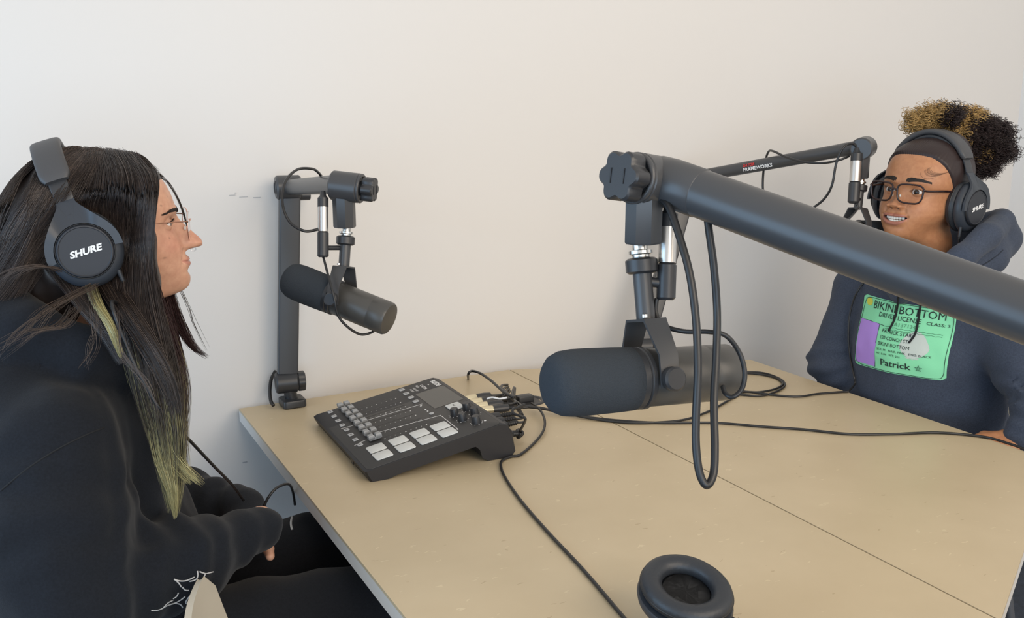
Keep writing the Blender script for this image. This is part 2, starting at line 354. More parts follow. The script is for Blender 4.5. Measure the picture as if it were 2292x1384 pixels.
def boom_arm(base,hubA,post,elbow,endp,label,knobdir,tr,postw=(.023,.012),logo=None,hubr=.024,kn=.022,hubdir=None,clev=(.070,.0175),down=None,cs=0.):
    """clamp + pivot hub on the table, post (a,b), elbow, round arm tube to endp, end joint with lobed knob and a clevis hanging down"""
    t=thing('boom_arm',base,label,'boom arm','microphone boom arms')
    hubdir=V((1,0,0)) if hubdir is None else V(hubdir)/np.linalg.norm(hubdir)
    pa,pb=V(post[0]),V(post[1]);u=(pb-pa)/np.linalg.norm(pb-pa)
    # foot block + clamp over the table edge
    s=MB();B=fr(base,(1,0,0),(0,1,0));s.rbox(B,(-.026,-.030,0),(.026,.024,.018),.008,bev=.003);s.build('clamp_foot',M_plastic,t)
    s=MB();s.box(B,(-.02,.020,-.075),(.02,.027,.006));s.box(B,(-.02,-.03,-.075),(.02,.027,-.066));s.build('clamp_jaw',M_plastic,t,0)
    s=MB();s.cyl(hubA-hubdir*.026,hubA+hubdir*.022,hubr,bev=.003,n=36);s.cyl((base[0],base[1],base[2]+.012),hubA,.014);s.build('pivot_hub',M_plastic,t)
    knob(basis(hubA+hubdir*.022,hubdir),hubr*.95,.016,6,.1).build('hub_knob',M_plastic,t)
    # post: rectangular extrusion
    ey=u;q=basis(pa,u,hubdir);a,b=postw;s=MB();s.rbox(q,(-a,-b,0),(a,b,np.linalg.norm(pb-pa)),.004);s.build('post',M_black,t)
    e=V(elbow);s=MB();s.cyl(e-hubdir*.030,e+hubdir*.024,hubr*1.08,bev=.004,n=36);s.torus(basis(e-hubdir*.0305,-hubdir),hubr*.55,.0015);s.build('elbow_hub',M_black,t)
    s=MB();s.cyl(e+hubdir*.02-u*.018,e+hubdir*.044-u*.018,.011,bev=.002);s.build('elbow_knob',M_plastic,t)
    g=V(endp);d=(g-e)/np.linalg.norm(g-e);kd=V(knobdir)/np.linalg.norm(knobdir)
    s=MB();s.cyl(e,g-d*.012,tr,n=48);s.build('arm_tube',M_black,t,60)
    s=MB();s.lathe(basis(g-d*.052,d),[(tr*1.0,0),(tr*1.035,.001),(tr*1.035,.034),(tr*.97,.050),(tr*.7,.062),(tr*.25,.067)],48);s.build('tube_end_cap',M_black,t,50)
    dn=V((0,0,-1)) if down is None else V(down)/np.linalg.norm(down)
    # end joint: drum across the arm end, knob on one side
    s=MB();c=g+dn*.004;s.cyl(c-kd*.020,c+kd*.030,.0245,bev=.003,n=40);s.torus(basis(c+kd*.0305,kd),.0215,.003);s.build('end_joint',M_black,t)
    k=knob(basis(c+kd*.035,kd),kn,.020,6,.2);s2=k;s2.cyl(c+kd*.028,c+kd*.036,.012);o=s2.build('end_knob',M_plastic,t)
    s=MB()
    for a0 in(-1,1):
        s.box(basis(c+kd*.0552,kd),(-.007,a0*.008-.0006,0),(.007,a0*.008+.0006,.0006))
    mk=s.build('knob_mark',M_rubber,o,0)
    L,r=clev;s=MB();c=c+kd*cs;M=basis(c+dn*.012,dn,kd);al=np.linspace(0,2*math.pi,8,endpoint=False)+math.pi/8
    pl=lambda r:np.stack([r*1.15*np.cos(al),r*np.sin(al)],1)
    s.loftM(M,[np.column_stack([pl(r),np.full(8,0)]),np.column_stack([pl(r),np.full(8,L-.014)]),np.column_stack([pl(r*.94),np.full(8,L-.012)])]);s.build('clevis',M_black,t,30)
    if logo:
        lp,sz,face=logo   # position along the tube 0..1 (from the end), size, facing dir
        n=V(face)-d*np.dot(V(face),d);n/=np.linalg.norm(n)
        R=-d if np.dot(-d,[cy_,-sy_,0])>0 else d
        U=np.cross(n,R);Mx=np.eye(4);Mx[:3,0]=R;Mx[:3,1]=U;Mx[:3,2]=n
        for txt,off,m,s_ in(('GATOR',.45,M_red,.8),('FRAMEWORKS',-.42,M_white,1.)):
            v,f=text_mesh(txt,sz*s_,.15,.004*sz*10,'LEFT',1.15);y=v[:,1]+off*sz
            ang=y/tr;loc=np.stack([v[:,0],np.sin(ang)*(tr+.0015),np.cos(ang)*(tr+.0015)],1)
            M2=Mx.copy();M2[:3,3]=e+(g-e)*lp;s=MB();s.addM(M2,loc,f);s.build('lettering',m,t,0)
    return c+dn*L
def depth(p):
    q=V(p)-V((0,0,CZ));return (q[0]*sy_+q[1]*cy_)*cp-q[2]*sp
CAMV=lambda p:np.array([0,0,CZ])-V(p)
# ================= left arm and its microphone
D1=1.53
base=onz(645,898);base[1]=min(base[1],2.016)
hub=base+V((-.008,0,.055));el=P(606,408,2.16);el[1]=hub[1]+.0
_t=(el-hub);end1=P(768,412,D1+.02)
cb=boom_arm(base,hub,(hub+_t*.05,el),el,end1,'black boom arm at the back left table edge with upright post',P(812,430,D1)-P(770,425,D1+.005),.0165,postw=(.0225,.011),logo=(.30,.0100,V((0,-1,.1))),hubdir=(1,-.12,0),clev=(.068,.0165),kn=.021)
mtop=cb+V((0,0,-.0285));D1=depth(mtop);pv=P(765,672,D1)
microphone(pv,P(622,612,D1+.04)-P(884,718,D1-.02),mtop-pv,'black microphone tilted nose-up on the back left boom arm',top=mtop)
preamp(P(723,432,D1-.02),P(723,576,D1-.02),'silver and black inline preamp beside the tilted left microphone',.0093)
br=MB();br.cyl(P(727,555,D1-.02),P(762,555,D1),.004);tag(br.build('preamp_clip',M_plastic,None,40,P(740,555,D1)),'small black clip joining the left preamp to the microphone stand tube','clip')
cable('microphone_cable',[P(723,574,D1-.02),P(728,592,D1-.03),P(738,630,D1-.045),P(748,668,D1-.052),P(756,705,D1-.045),P(778,732,D1-.035),P(808,749,D1-.02),P(836,742,D1-.01),P(838,728,D1)],.0021,'thin black cable from the left preamp under its microphone','microphone cables')
cable('microphone_cable',[P(722,398,1.73),P(712,386,1.70),P(698,378,1.67),P(665,380,1.62),P(638,408,D1),P(632,455,D1-.03),P(648,497,D1-.035),P(680,517,D1-.035),P(706,515,D1-.025),P(718,509,D1-.02),P(726,506,D1-.018)],.0024,'black cable looping from the left boom arm into its preamp','microphone cables')
cable('arm_cable',[P(616,832,2.13),P(607,850,2.11),P(604,875,2.10),P(606,897,2.09),P(612,908,2.08)],.004,'short thick black cable at the foot of the left arm post')
# ================= foreground arm and microphone
D2=.87
tubeA=P(1468,397,.895);tubeB=P(2292,700,.69);ud=(tubeB-tubeA)/np.linalg.norm(tubeB-tubeA);el3=tubeA+ud*.56
base3=V((.97,.345,.75));hub3=base3+V((0,0,.055))
kd3=P(1380,405,.866)-P(1448,415,.895)
cb=boom_arm(base3,hub3,(hub3+(el3-hub3)*.04,el3),el3,tubeA,'thick black boom arm crossing the foreground to the right',kd3,.0222,kn=.0245,hubdir=(.9,-.4,0),clev=(.060,.0175),cs=.016)
mtop=cb+V((0,0,-.0285));D2=depth(mtop);print('near mic',D2,mtop);pv=P(1456,845,D2)
microphone(pv,P(1222,868,D2-.045)-P(1665,836,D2+.045),mtop-pv,'large foreground black microphone with foam windscreen, hanging mid-frame',top=mtop)
preamp(P(1497,462,.905),P(1490,672,.905),'silver and black inline preamp beside the foreground microphone stand',.0093)
br=MB();br.cyl(P(1445,630,D2),P(1487,635,.905),.005);tag(br.build('preamp_clip',M_plastic,None,40,P(1460,632,D2)),'black clip joining the foreground preamp to its stand tube','clip')
cable('microphone_cable',[P(1470,668,.905),P(1468,700,.905),P(1485,728,.90),P(1530,742,.89),P(1585,743,.88),P(1625,752,.88),P(1655,790,.885),P(1667,835,.885),P(1660,872,.885),P(1640,889,.885),P(1624,882,.890),P(1618,866,.900)],.0024,'black cable curling round the tail of the foreground microphone','microphone cables')
cable('microphone_cable',[P(1484,448,.875),P(1500,470,.865),P(1524,540,.85),P(1545,620,.84),P(1558,720,.835),P(1562,830,.83),P(1558,930,.83),P(1558,1000,.83),P(1566,1060,.83),P(1582,1087,.83),P(1597,1060,.835),P(1600,1000,.84),P(1598,900,.85),P(1603,800,.86),P(1605,700,.865),P(1598,600,.86),P(1586,510,.86),P(1580,455,.865)],.0036,'long black cable loop hanging in front of the foreground microphone','microphone cables',n=12,seg=10)
# ================= right far arm
D3=2.06
el2=P(1545,398,2.44);b2=V((1.395,1.905,.75));h2=b2+V((0,0,.055));end2=P(1932,328,D3+.02)
cb=boom_arm(b2,h2,(h2+(el2-h2)*.04,el2),el2,end2,'black boom arm reaching toward the person in the printed hoodie',P(1950,322,D3+.06)-P(1935,328,D3),.0150,logo=(.36,.0108,CAMV(end2)),hubdir=(.94,-.33,0),clev=(.066,.0165),kn=.018)
mtop=cb+V((0,0,-.0285));D3=depth(mtop);pv=P(1914,522,D3)
microphone(pv,P(1990,515,D3+.07)-P(1845,505,D3-.05),mtop-pv,'black microphone pointed at the mouth of the person in the printed hoodie',top=mtop)
preamp(P(1918,335,D3-.03),P(1910,455,D3-.03),'silver and black inline preamp hanging from the far right boom arm',.0125)
br=MB();br.cyl(P(1915,445,D3-.03),P(1926,447,D3),.004);tag(br.build('preamp_clip',M_plastic,None,40,P(1920,446,D3)),'small black clip joining the far right preamp to its stand tube','clip')
cable('microphone_cable',[P(1920,333,D3-.03),P(1908,322,D3-.035),P(1888,330,D3-.04),P(1872,365,D3-.03),P(1862,415,D3-.02),P(1845,445,D3),P(1820,466,D3+.02),P(1795,488,D3+.04),P(1765,506,D3+.08),P(1735,505,D3+.13),P(1714,478,D3+.17),P(1708,430,D3+.18),P(1708,395,D3+.18),P(1712,365,D3+.2),P(1720,340,D3+.16),P(1732,339,D3+.12),P(1760,352,D3+.07),P(1800,363,D3+.03),P(1845,365,D3),P(1880,358,D3-.03),P(1900,350,D3-.02)],.0027,'black cable looped over the far right boom arm from its preamp','microphone cables')
cable('microphone_cable',[P(1915,455,D3-.03),P(1920,466,D3-.03),P(1905,485,D3-.035),P(1888,497,D3-.03)],.0022,'short black cable from the far right preamp to its microphone','microphone cables')
# ================= audio mixer
mo=V((.508,1.507,.75));yw=math.radians(-1.5)
mx=thing('audio_mixer',mo+V((.14,.17,0)),'black podcast mixing console with faders and eight white pads','audio mixer')
ux=V((math.cos(yw),math.sin(yw),0));vy=V((-math.sin(yw)+.02,math.cos(yw),0));vy/=np.linalg.norm(vy)
B=fr(mo,ux,vy);DU,DV=.282,.352
side=[(.010,.0),(.002,.014),(.0,.0200),(.004,.0225),(DU-.012,.0700),(DU,.066),(DU+.010,.050),(DU+.018,.010),(DU+.010,.0),(DU-.038,.0),(DU-.05,.008),(DU-.055,.026),(DU-.064,.034),(.06,.006),(.04,.0)]
s=MB();R=[];n=len(side);c=V(side).mean(0)
for v,k in((0.0,.0035),(.004,.0),(DV-.004,.0),(DV,.0035)):
    q=V(side).copy();
    if k:q=q+(c-q)/np.linalg.norm(c-q,axis=1,keepdims=True)*k
    R.append([(a,v,b) for a,b in q])
s.loftM(B,R)
body=s.build('body',M_mixerside,mx,25)
# top plate frame: x = u (front to rear, along slope), y = v
tp0=mo+ux*.004+V((0,0,.0228));tp1=mo+ux*(DU-.012)+V((0,0,.0703));us=(tp1-tp0);LU=np.linalg.norm(us);us/=LU
TP=fr(tp0,us,vy)
s=MB();s.rbox(TP,(.001,.003,-.002),(LU-.001,DV-.003,.0006),.008,bev=.0005);s.build('top_plate',M_mixer,mx,30)
def uv(u,v,h=.0006):return tp0+us*(u*LU)+vy*(v*DV)+TP[:3,2]*h
def TPm(u,v,h=.0006,rot=0):
    M=TP.copy()
    if rot:R=np.eye(4);c_,s_=math.cos(rot),math.sin(rot);R[:2,:2]=[[c_,-s_],[s_,c_]];M=M@R
    M[:3,3]=uv(u,v,h);return M
for cu in(.158,.323,.483,.641):
    for cv in(.225,.116):
        s=MB();s.rbox(TPm(cu,cv),(-.0165,-.0165,0),(.0165,.0165,.0022),.004,bev=.0008);s.build('sound_pad',M_whitepad,mx,30)
for i in range(8):
    v=.965-.0885*i
    # slot, cap (two lobes), mute button, scale dots
    s=MB();s.box(TPm(.40,v),(-.052,-.0012,0),(.052,.0012,.0002));s.build('fader_slot',M_rubber,mx,0)
    s=MB();s.loftM(TPm(.200,v),[[(-.0125*a,-.0062*b,z),(.0125*a,-.0062*b,z),(.0125*a,.0062*b,z),(-.0125*a,.0062*b,z)] for a,b,z in((.85,.8,.002),(1,1,.004),(1,1,.0075),(.0,1,.0078))][:3])
    fd=s.build('fader_cap',M_fader,mx,20)
    for sg in(-1,1):
        s=MB();M=TPm(.2+sg*.0265,v);R=[]
        for z,a in((.004,0),(.0105,0),(.0125,.0012)):R.append([(-.0058+a,-.0062+a,z),(.0058-a,-.0062+a,z),(.0058-a,.0062-a,z),(-.0058+a,.0062-a,z)])
        s.loftM(M,R);s.build('cap_lobe',M_fader,fd,20)
    s=MB();s.rbox(TPm(.085,v-.002),(-.0052,-.0062,0),(.0052,.0062,.0016),.0015,bev=.0004);bt=s.build('mute_button',M_greybtn,mx,30)
    s=MB();s.box(TPm(.085,v-.002,.0023),(-.0018,-.0022,0),(.0018,.0002,.0001));s.build('button_mark',M_rubber,bt,0)
    s=MB()
    for k in range(9):
        q=.26+k*.04;r=.0008 if k%4 else .0012
        s.box(TPm(q,v-.030),(-r,-r,0),(r,r,.0002))
    s.build('scale_dots',M_white,mx,0)
for i in range(4):
    s=MB();s.rbox(TPm(.678,.951-.0855*i),(-.0062,-.0062,0),(.0062,.0062,.0016),.002,bev=.0004);bt=s.build('solo_button',M_greybtn,mx,30)
    s=MB();s.box(TPm(.678,.951-.0855*i,.0023),(-.0025,-.0008,0),(.0025,.0008,.0001));s.build('button_mark',M_rubber,bt,0)
s=MB()
for (u0,v0,u1,v1) in((.25,.925,.665,.905),(.25,.655,.70,.627),(.25,.43,.723,.376),(.723,.376,.722,.113),(.722,.113,.712,.113),(.105,.38,.14,.38),(.06,.655,.15,.645),(.06,.93,.14,.925),(.05,.36,.11,.375)):
    a,b=uv(u0,v0),uv(u1,v1);d=b-a;M=basis(a,TP[:3,2],d);s.box(M,(0,-.0006,0),(np.linalg.norm(d),.0006,.0002))
s.build('guide_lines',M_white,mx,0)
s=MB();s.rbox(TPm(.853,.652),(-.0325,-.0545,0),(.0325,.0545,.0004),.002);s.build('screen',M_screen,mx,30)
s=MB();s.rbox(TPm(.865,.426),(-.0145,-.0190,0),(.0145,.0190,.0022),.005,bev=.0008);rb=s.build('record_button',M_whitepad,mx,30)
for txt,dy in(('REC',.003),):
    lettering(rb,txt,TPm(.865,.44,.0028,-math.pi/2),.0055,M_rubber,bold=.0001)
for i,(u,v) in enumerate(((.806,.315),(.916,.335),(.812,.214),(.923,.235),(.868,.118))):
    s=MB();s.lathe(TPm(u,v),[(.0088,0),(.0085,.002),(.0078,.013),(.0070,.0145),(.002,.0147)],28);kb=s.build('volume_knob',M_plastic,mx,40)
    s=MB()
    for k in range(7):
        a=math.radians(-210+k*40);M=TPm(u,v);s.box(M,(.0118*math.cos(a)-.0008,.0118*math.sin(a)-.0008,0),(.0118*math.cos(a)+.0008,.0118*math.sin(a)+.0008,.0002))
    s.build('knob_dots',M_white,mx,0)
s=MB();s.lathe(TPm(.683,.441),[(.0050,0),(.0050,.0012),(.004,.0016)],20);s.build('round_button',M_greybtn,mx)
s=MB();s.box(TPm(.678,.530),(-.0015,-.0022,0),(.0015,.0022,.0003));s.box(TPm(.678,.495),(-.0015,-.0022,0),(.0015,.0022,.0003));s.lathe(TPm(.677,.604),[(.0022,0),(.0022,.0003)],12);s.lathe(TPm(.929,.106),[(.0024,0),(.0024,.0003)],12);s.box(TPm(.885,.9),(-.001,-.003,0),(.001,.003,.0003));s.build('printed_symbols',M_white,mx,0)
lettering(mx,'RØDE',TPm(.94,.885,.0007,-math.pi/2),.0155,M_white,bold=.0006)
lettering(mx,'CASTER',TPm(.835,.885,.0007,-math.pi/2),.0095,M_white,bold=.0002)
lettering(mx,'PRO',TPm(.800,.925,.0007,-math.pi/2),.0080,M_white,bold=.0002)
lettering(mx,'PODCAST',TPm(.765,.885,.0007,-math.pi/2),.0060,M_white,bold=.0001)
lettering(mx,'STUDIO',TPm(.735,.885,.0007,-math.pi/2),.0060,M_white,bold=.0001)
s=MB();s.rbox(basis(mo+vy*.085+ux*.0012+V((0,0,.011)),-ux,vy),(-.007,-.004,0),(.007,.004,.0012),.002);s.build('front_jack',M_rubber,mx,30)
# ---- plugs in the rear of the mixer
rear=lambda v,z=.042:mo+ux*(DU+.008)+vy*(v*DV)+V((0,0,z))
ent=V(onz(1138,889));ent[2]+=.02
for i,v in enumerate((.675,.597,.517,.437)):
    a=rear(v,.046);d=ux*1.0+V((0,0,.02))-vy*.05*i;d/=np.linalg.norm(d)
    t=thing('cable_plug',a+d*.02,['gold-shelled plug at the far end of the row','gold-shelled plug, second from the far end','gold-shelled plug, third from the far end','gold-shelled plug, nearest of the gold four'][i]+' behind the mixer','plug','plugs in the mixer rear')
    s=MB();s.lathe(basis(a,d),[(.0092,-.004),(.0092,.026),(.0088,.0265),(.0088,.029)],24);s.build('metal_shell',M_gold,t)['label']='pale gold shell'
    s=MB();s.lathe(basis(a+d*.028,d),[(.0088,0),(.0088,.020),(.0072,.034),(.0045,.036)],24);s.build('boot',M_plastic,t)
    e=a+d*.062;q=[e-d*.004,e+d*.03-V((0,0,.002)),P(1105+4*i,874+5*i,1)*0+e*.4+ent*.6+V((0,0,.004*(3-i))),ent+V((.0,.005-.004*i,.004*(2-i)))]
    cable('plug_cable',q,.0030,['topmost','second','third','lowest'][i]+' black cable leaving the gold plugs toward the table grommet','plug cables')
for i,v in enumerate((.36,.30,.245)):
    a=rear(v,.040-.004*i);d=ux+V((0,0,-.02))+vy*.10*i;d/=np.linalg.norm(d)
    t=thing('headphone_plug',a+d*.02,['black plug beside the gold plugs','black plug in the middle of the black three','black plug nearest the mixer corner'][i]+' behind the mixer','plug','black plugs in the mixer rear')
    s=MB();s.lathe(basis(a,d),[(.0065,-.004),(.0085,0),(.0085,.030),(.006,.034)],20);s.build('shell',M_plastic,t)
    s=MB();s.lathe(basis(a+d*.034,d),[(.0058,0)]+[(.0058 if k%2 else .0042,.003+k*.0028) for k in range(8)]+[(.003,.028)],16);s.build('ribbed_boot',M_rubber,t)
    e=a+d*.062;q=[e-d*.006,e+d*.02,e*.5+ent*.5+V((0,-.01,.012-.006*i)),ent+V((.01,-.008-.003*i,0.004))]
    cable('plug_cable',q,.0024,['upper','middle','lower'][i]+' thin black cable leaving the ribbed black plugs','thin plug cables')
# translucent cable tie on the bundle
s=MB();s.tube(crom([P(1090,893,1.72),P(1102,890,1.715),P(1118,893,1.71),P(1135,890,1.71)],6),.0016,6);tag(s.build('cable_tie',mat('white_tie',(.7,.7,.7),.4),None,60,P(1100,892,1.715)),'white cable tie lying on the bundle of cables','cable tie')
# grommet in the table
g0=onz(1172,900);t=thing('cable_grommet',g0,'oval black cable grommet set in the table behind the mixer','cable grommet')
Mg=T4(g0);s=MB();s.torus(Mg,.042,.006,48,10,sx=1.15,sy=.82,rz=.55);s.build('rim',M_plastic,t)
s=MB();s.lathe(Mg,[(.038,.0005),(.038,.0016),(.001,.0016)],36);s.build('insert',M_rubber,t)
s=MB();s.rbox(T4(g0+V((.004,.004,.0))),(-.020,-.012,0),(.020,.012,.014),.004,bev=.002);s.build('flap',M_plastic,t)
s=MB();s.rbox(fr(g0+V((-.040,.006,0)),(1,.3,0),(0,1,0)),(-.014,-.016,0),(.014,.016,.020),.004,bev=.002);s.build('strap',M_rubber,t)
# power plug with strain relief at the near rear corner
a=mo+ux*(DU+.013)+vy*.045+V((0,0,.030));d=V((.93,.30,-.18));d/=np.linalg.norm(d);t=thing('power_plug',a,'black power plug at the near rear corner of the mixer','plug')
s=MB();s.lathe(basis(a,d),[(.0075,-.004),(.0080,.0),(.0078,.020),(.0060,.022)],20);s.build('shell',M_plastic,t)
s=MB();s.lathe(basis(a+d*.021,d),[(.0065 if k%2 else .0048,k*.0026) for k in range(7)],16);s.build('ribbed_boot',M_rubber,t)
kp=a+d*.045;s=MB();s.tube(crom([kp+V((.006*math.cos(x*1.9),.009*math.sin(x*2.3),.006*math.sin(x*1.3)-.002)) for x in range(10)],5),.0034,8);tag(s.build('knotted_cord',M_rubber,None,60,kp),'knotted bunch of black power cord beside the mixer plug','cord')
tz=.7535
def tab(pts,h=0):return [onz(x,y,tz+(h[i] if h else 0)) for i,(x,y) in enumerate(pts)]
cable('thin_cord',[kp+V((0,0,.004))]+[P(1176,940,1.66),P(1165,932,1.67),P(1150,926,1.68),P(1148,917,1.69),P(1160,912,1.70),P(1175,905,1.71)],.0026,'thin black cord from the knot up to the grommet')
cable('table_cable',tab([(1190,903),(1208,917),(1219,940),(1216,965),(1196,992),(1165,1018),(1145,1022),(1126,1030),(1121,1042),(1130,1068),(1165,1120),(1225,1190),(1300,1270),(1370,1352),(1420,1415),(1432,1460),(1425,1500),(1400,1535)],[.012,.012,.008,.004,.0]+[0]*13),.0027,'black cable from the mixer toward the bottom of the frame','cables lying on the tables')
cable('table_cable',tab([(1150,915),(1200,912),(1250,922),(1330,936),(1450,946),(1600,947),(1700,955),(1800,962),(1900,972),(2000,972),(2100,969),(2200,978),(2260,994),(2310,1012)],[.014,.012,.004]+[0]*11),.0027,'long black cable running right across both tables','cables lying on the tables')
cable('table_cable',tab([(1160,910),(1210,915),(1260,925),(1340,940),(1420,947),(1520,942),(1580,924),(1620,903),(1645,888),(1665,878),(1700,878),(1735,871),(1752,860),(1740,848),(1712,840),(1680,836),(1650,836),(1620,842),(1600,860),(1620,877),(1660,884),(1705,886),(1740,876),(1757,862),(1745,848),(1712,836),(1670,833),(1640,838),(1625,855),(1640,872),(1690,879),(1745,886),(1790,888),(1830,882),(1880,878),(1898,877)],[.014,.012,.006]+[0]*33),.0026,'black headphone cable coiled under the foreground microphone','cables lying on the tables')
cable('table_cable',[onz(1048,847,.752)+V((0,.0,-.001))]+[P(1048,838,1.95),P(1056,831,1.95),P(1075,836,1.92),P(1100,853,1.86),P(1128,878,1.78),P(1150,890,1.74)],.0027,'black cable arching up behind the mixer from the table edge','cables lying on the tables')
# ------------------------------------------------------------------ people
def azv(a):a=math.radians(a);return V((math.sin(a),math.cos(a),0))
class Frame:
    def __init__(s,o,az,pitch=0,roll=0):
        f=azv(az);l=V((-f[1],f[0],0));u=V((0,0,1.))
        p=math.radians(pitch);f2=f*math.cos(p)+u*math.sin(p);u2=u*math.cos(p)-f*math.sin(p)
        r=math.radians(roll);l2=l*math.cos(r)+u2*math.sin(r);u3=u2*math.cos(r)-l*math.sin(r)
        s.R=np.stack([f2,l2,u3],1);s.o=V(o)
    def __call__(s,q):return np.asarray(q,float)@s.R.T+s.o
    def inv(s,p):return (np.asarray(p,float)-s.o)@s.R
    def d(s,q):return np.asarray(q,float)@s.R.T
    def M(s,q=(0,0,0)):M=np.eye(4);M[:3,:3]=s.R;M[:3,3]=s(q);return M
def ss(a,b,x):t=np.clip((x-a)/(b-a),0,1);return t*t*(3-2*t)
def gsm(a,k):
    w=np.exp(-.5*(np.arange(-3*k,3*k+1)/k)**2);w/=w.sum();return np.convolve(np.pad(a,3*k,mode='edge'),w,'valid')
KEYS=[(.118,.0,-.02,.001,0),(.116,.018,-.045,.020,0),(.110,.040,-.062,.036,0),(.100,.060,-.078,.051,0),(.085,.077,-.090,.063,0),(.065,.090,-.097,.0705,0),
(.045,.098,-.100,.0740,0),(.021,.104,-.099,.0740,0),(.0,.102,-.096,.0715,0),(-.02,.1045,-.090,.069,.03),(-.04,.1120,-.082,.066,.08),
(-.055,.1145,-.075,.0615,.14),(-.070,.1160,-.068,.0565,.19),(-.082,.1180,-.062,.051,.23),(-.094,.1150,-.058,.0455,.26),(-.102,.105,-.056,.0425,.28),
(-.106,.090,-.055,.0425,.30),(-.110,.072,-.055,.045,.32),(-.116,.052,-.056,.049,.34),(-.130,.038,-.059,.052,.34),(-.16,.028,-.064,.053,.3),(-.20,.020,-.074,.056,.2),(-.24,.015,-.085,.062,.1)]
def build_head(p):
    """ring-by-ring head and neck in local coordinates (x forward, y left, z up, eyes at z=0)"""
    K=np.array(KEYS,float);K[:,3]*=p.get('w',1.)
    for z,dx in p.get('prof',[]):
        K[:,1]+=dx*np.exp(-((K[:,0]-z)/.014)**2)
    if 'jaw' in p:K[:,3]*=1+(p['jaw']-1)*ss(-.02,-.06,K[:,0])*1.
    zs=np.concatenate([np.linspace(.118,.112,6)[:-1],np.arange(.112,.032,-.0022),np.arange(.031,-.070,-.0009),np.arange(-.070,-.110,-.0014),np.arange(-.112,-.241,-.004)])
    cols=[np.interp(-zs,-K[:,0],K[:,i]) for i in range(1,5)]
    ar=np.interp(zs,zs[::-1],zs[::-1])
    # smooth in arc position using a light gaussian (more where rings are dense)
    def sm(c):
        u=np.linspace(.118,-.24,900);q=np.interp(-u,-K[:,0],c);q2=gsm(q,9);q2=np.where(u>.105,q,q2);return np.interp(-zs,-u,q2)
    xf,xb,w,tl=[sm(K[:,i]) for i in range(1,5)]
    NP=340;s_=np.linspace(-1,1,NP,endpoint=False);phi=np.pi*np.sign(s_)*np.abs(s_)**1.35
    c,sn=np.cos(phi),np.sin(phi);nf=p.get('n',2.35)
    V_=[]
    ts=p.get('top',1.)
    for i,z in enumerate(zs):
        xc=(xf[i]+xb[i])*.5*0+min(0.0,(xf[i]+xb[i])/2)+.0
        a=np.where(c>0,xf[i]-xc,xc-xb[i]);n=np.where(c>0,nf-.25*ss(-.06,-.10,z),2.2)
        x=xc+np.sign(c)*a*np.abs(c)**(2/n);y=w[i]*np.sign(sn)*np.abs(sn)**(2/n)
        zz=(z if z<.025 else .025+(z-.025)*ts)+tl[i]*(xf[i]-x);V_.append(np.stack([x,y,zz],1))
    v=np.concatenate(V_);front=v[:,0]>.02
    x,y,z=v.T.copy();ay=np.abs(y)
    g=lambda cy,cz,sy,sz:np.exp(-((ay-cy)/sy)**2-((z-cz)/sz)**2)
    dx=np.zeros_like(x)
    dx-=.0085*g(.031,.001,.0165,.0135)*1.0           # eye sockets
    dx+=.0035*g(.022,.0185,.018,.007)*p.get('brow',1) # brow ridge
    dx+=.0030*g(.042,-.030,.018,.016)*p.get('cheek',1)
    dx-=.0022*np.exp(-((ay-(.020+(-.035-z)*.35))/.0040)**2)*ss(-.066,-.05,z)*ss(-.028,-.036,z) # nasolabial crease
    # nose
    N=np.array(p['nose']);H=np.interp(-z,-N[:,0],N[:,1]);S=np.interp(-z,-N[:,0],N[:,2]);mask=(z<N[0,0])&(z>N[-1,0])
    dx+=np.where(mask,H*np.exp(-(ay/S)**2.3),0)
    aw,ac,az_,asy,asz=p['alar'];dx+=aw*g(ac,az_,asy,asz);dx-=.0022*g(ac+asy*1.15,az_+.002,.0022,.006)
    nz=p.get('nostril',(-.0395,.0062));dx-=p.get('nsd',.0075)*g(nz[1],nz[0],.0030,.0017)
    # lips
    lc=p['lipz'];lw=p['lipw'];e=np.sqrt(np.clip(1-(y/lw)**2,0,1));zm=lc+.0020*(y/lw)**2*p.get('smile',1)*1.6
    up=p['lipu'];lo=p['lipl'];open_=p.get('open',0.)
    zu=zm+open_*e;zl=zm-open_*1.0*e
    dx+=p['lipa']*e**.7*np.exp(-((z-(zu+up*.45))/(up*.55))**2)*(1-.18*np.exp(-(y/.0035)**2))
    dx+=p['lipa']*1.1*e**.7*np.exp(-((z-(zl-lo*.48))/(lo*.58))**2)
    dx-=.0035*e**.5*np.exp(-((z-zm)/.0011)**2)*(ay<lw)
    dx-=.0025*np.exp(-((ay-lw-.001)/.003)**2-((z-zm-.001)/.003)**2)
    dx-=.0010*np.exp(-(y/.0035)**2)*np.exp(-((z-(lc+up+.0045))/.005)**2) # philtrum
    dx-=.0028*np.exp(-(y/.018)**2-((z-(lc-lo-.0075))/.0045)**2)
    x=np.where(front,x+dx,x)
    if open_:
        inm=(ay<lw*.96)&(z<zu-.0002)&(z>zl+.0002)&front;x=np.where(inm,x-.012,x)
    # eyes
    tint=np.tile(V(p['skin']),(len(x),1))
    ER=.0122;ex=p.get('ex',.0845);EY=.0315
    op=p.get('eye',(.0135,.0048,.0040))
    for sgn in(1,-1):
        dy=(y-sgn*EY)*sgn;dz=z
        r2=dy**2+dz**2;Rl=ER+.0013
        lid=ex+np.sqrt(np.clip(Rl**2-r2*.92,0,None))
        ok=(r2<Rl**2)&(x>.04)
        x=np.where(ok,np.maximum(x,lid-.0002)*.75+.25*np.maximum(x,lid),x)
        t=np.clip(dy/op[0],-1,1);ee=np.clip(1-t**2,0,1)
        zu=op[1]*ee**.6+.0006*t;zl=-op[2]*ee**.8+.0006*t
        inside=(np.abs(dy)<op[0]*.98)&(dz<zu)&(dz>zl)&(x>.05);x=np.where(inside,ex+.0052,x)
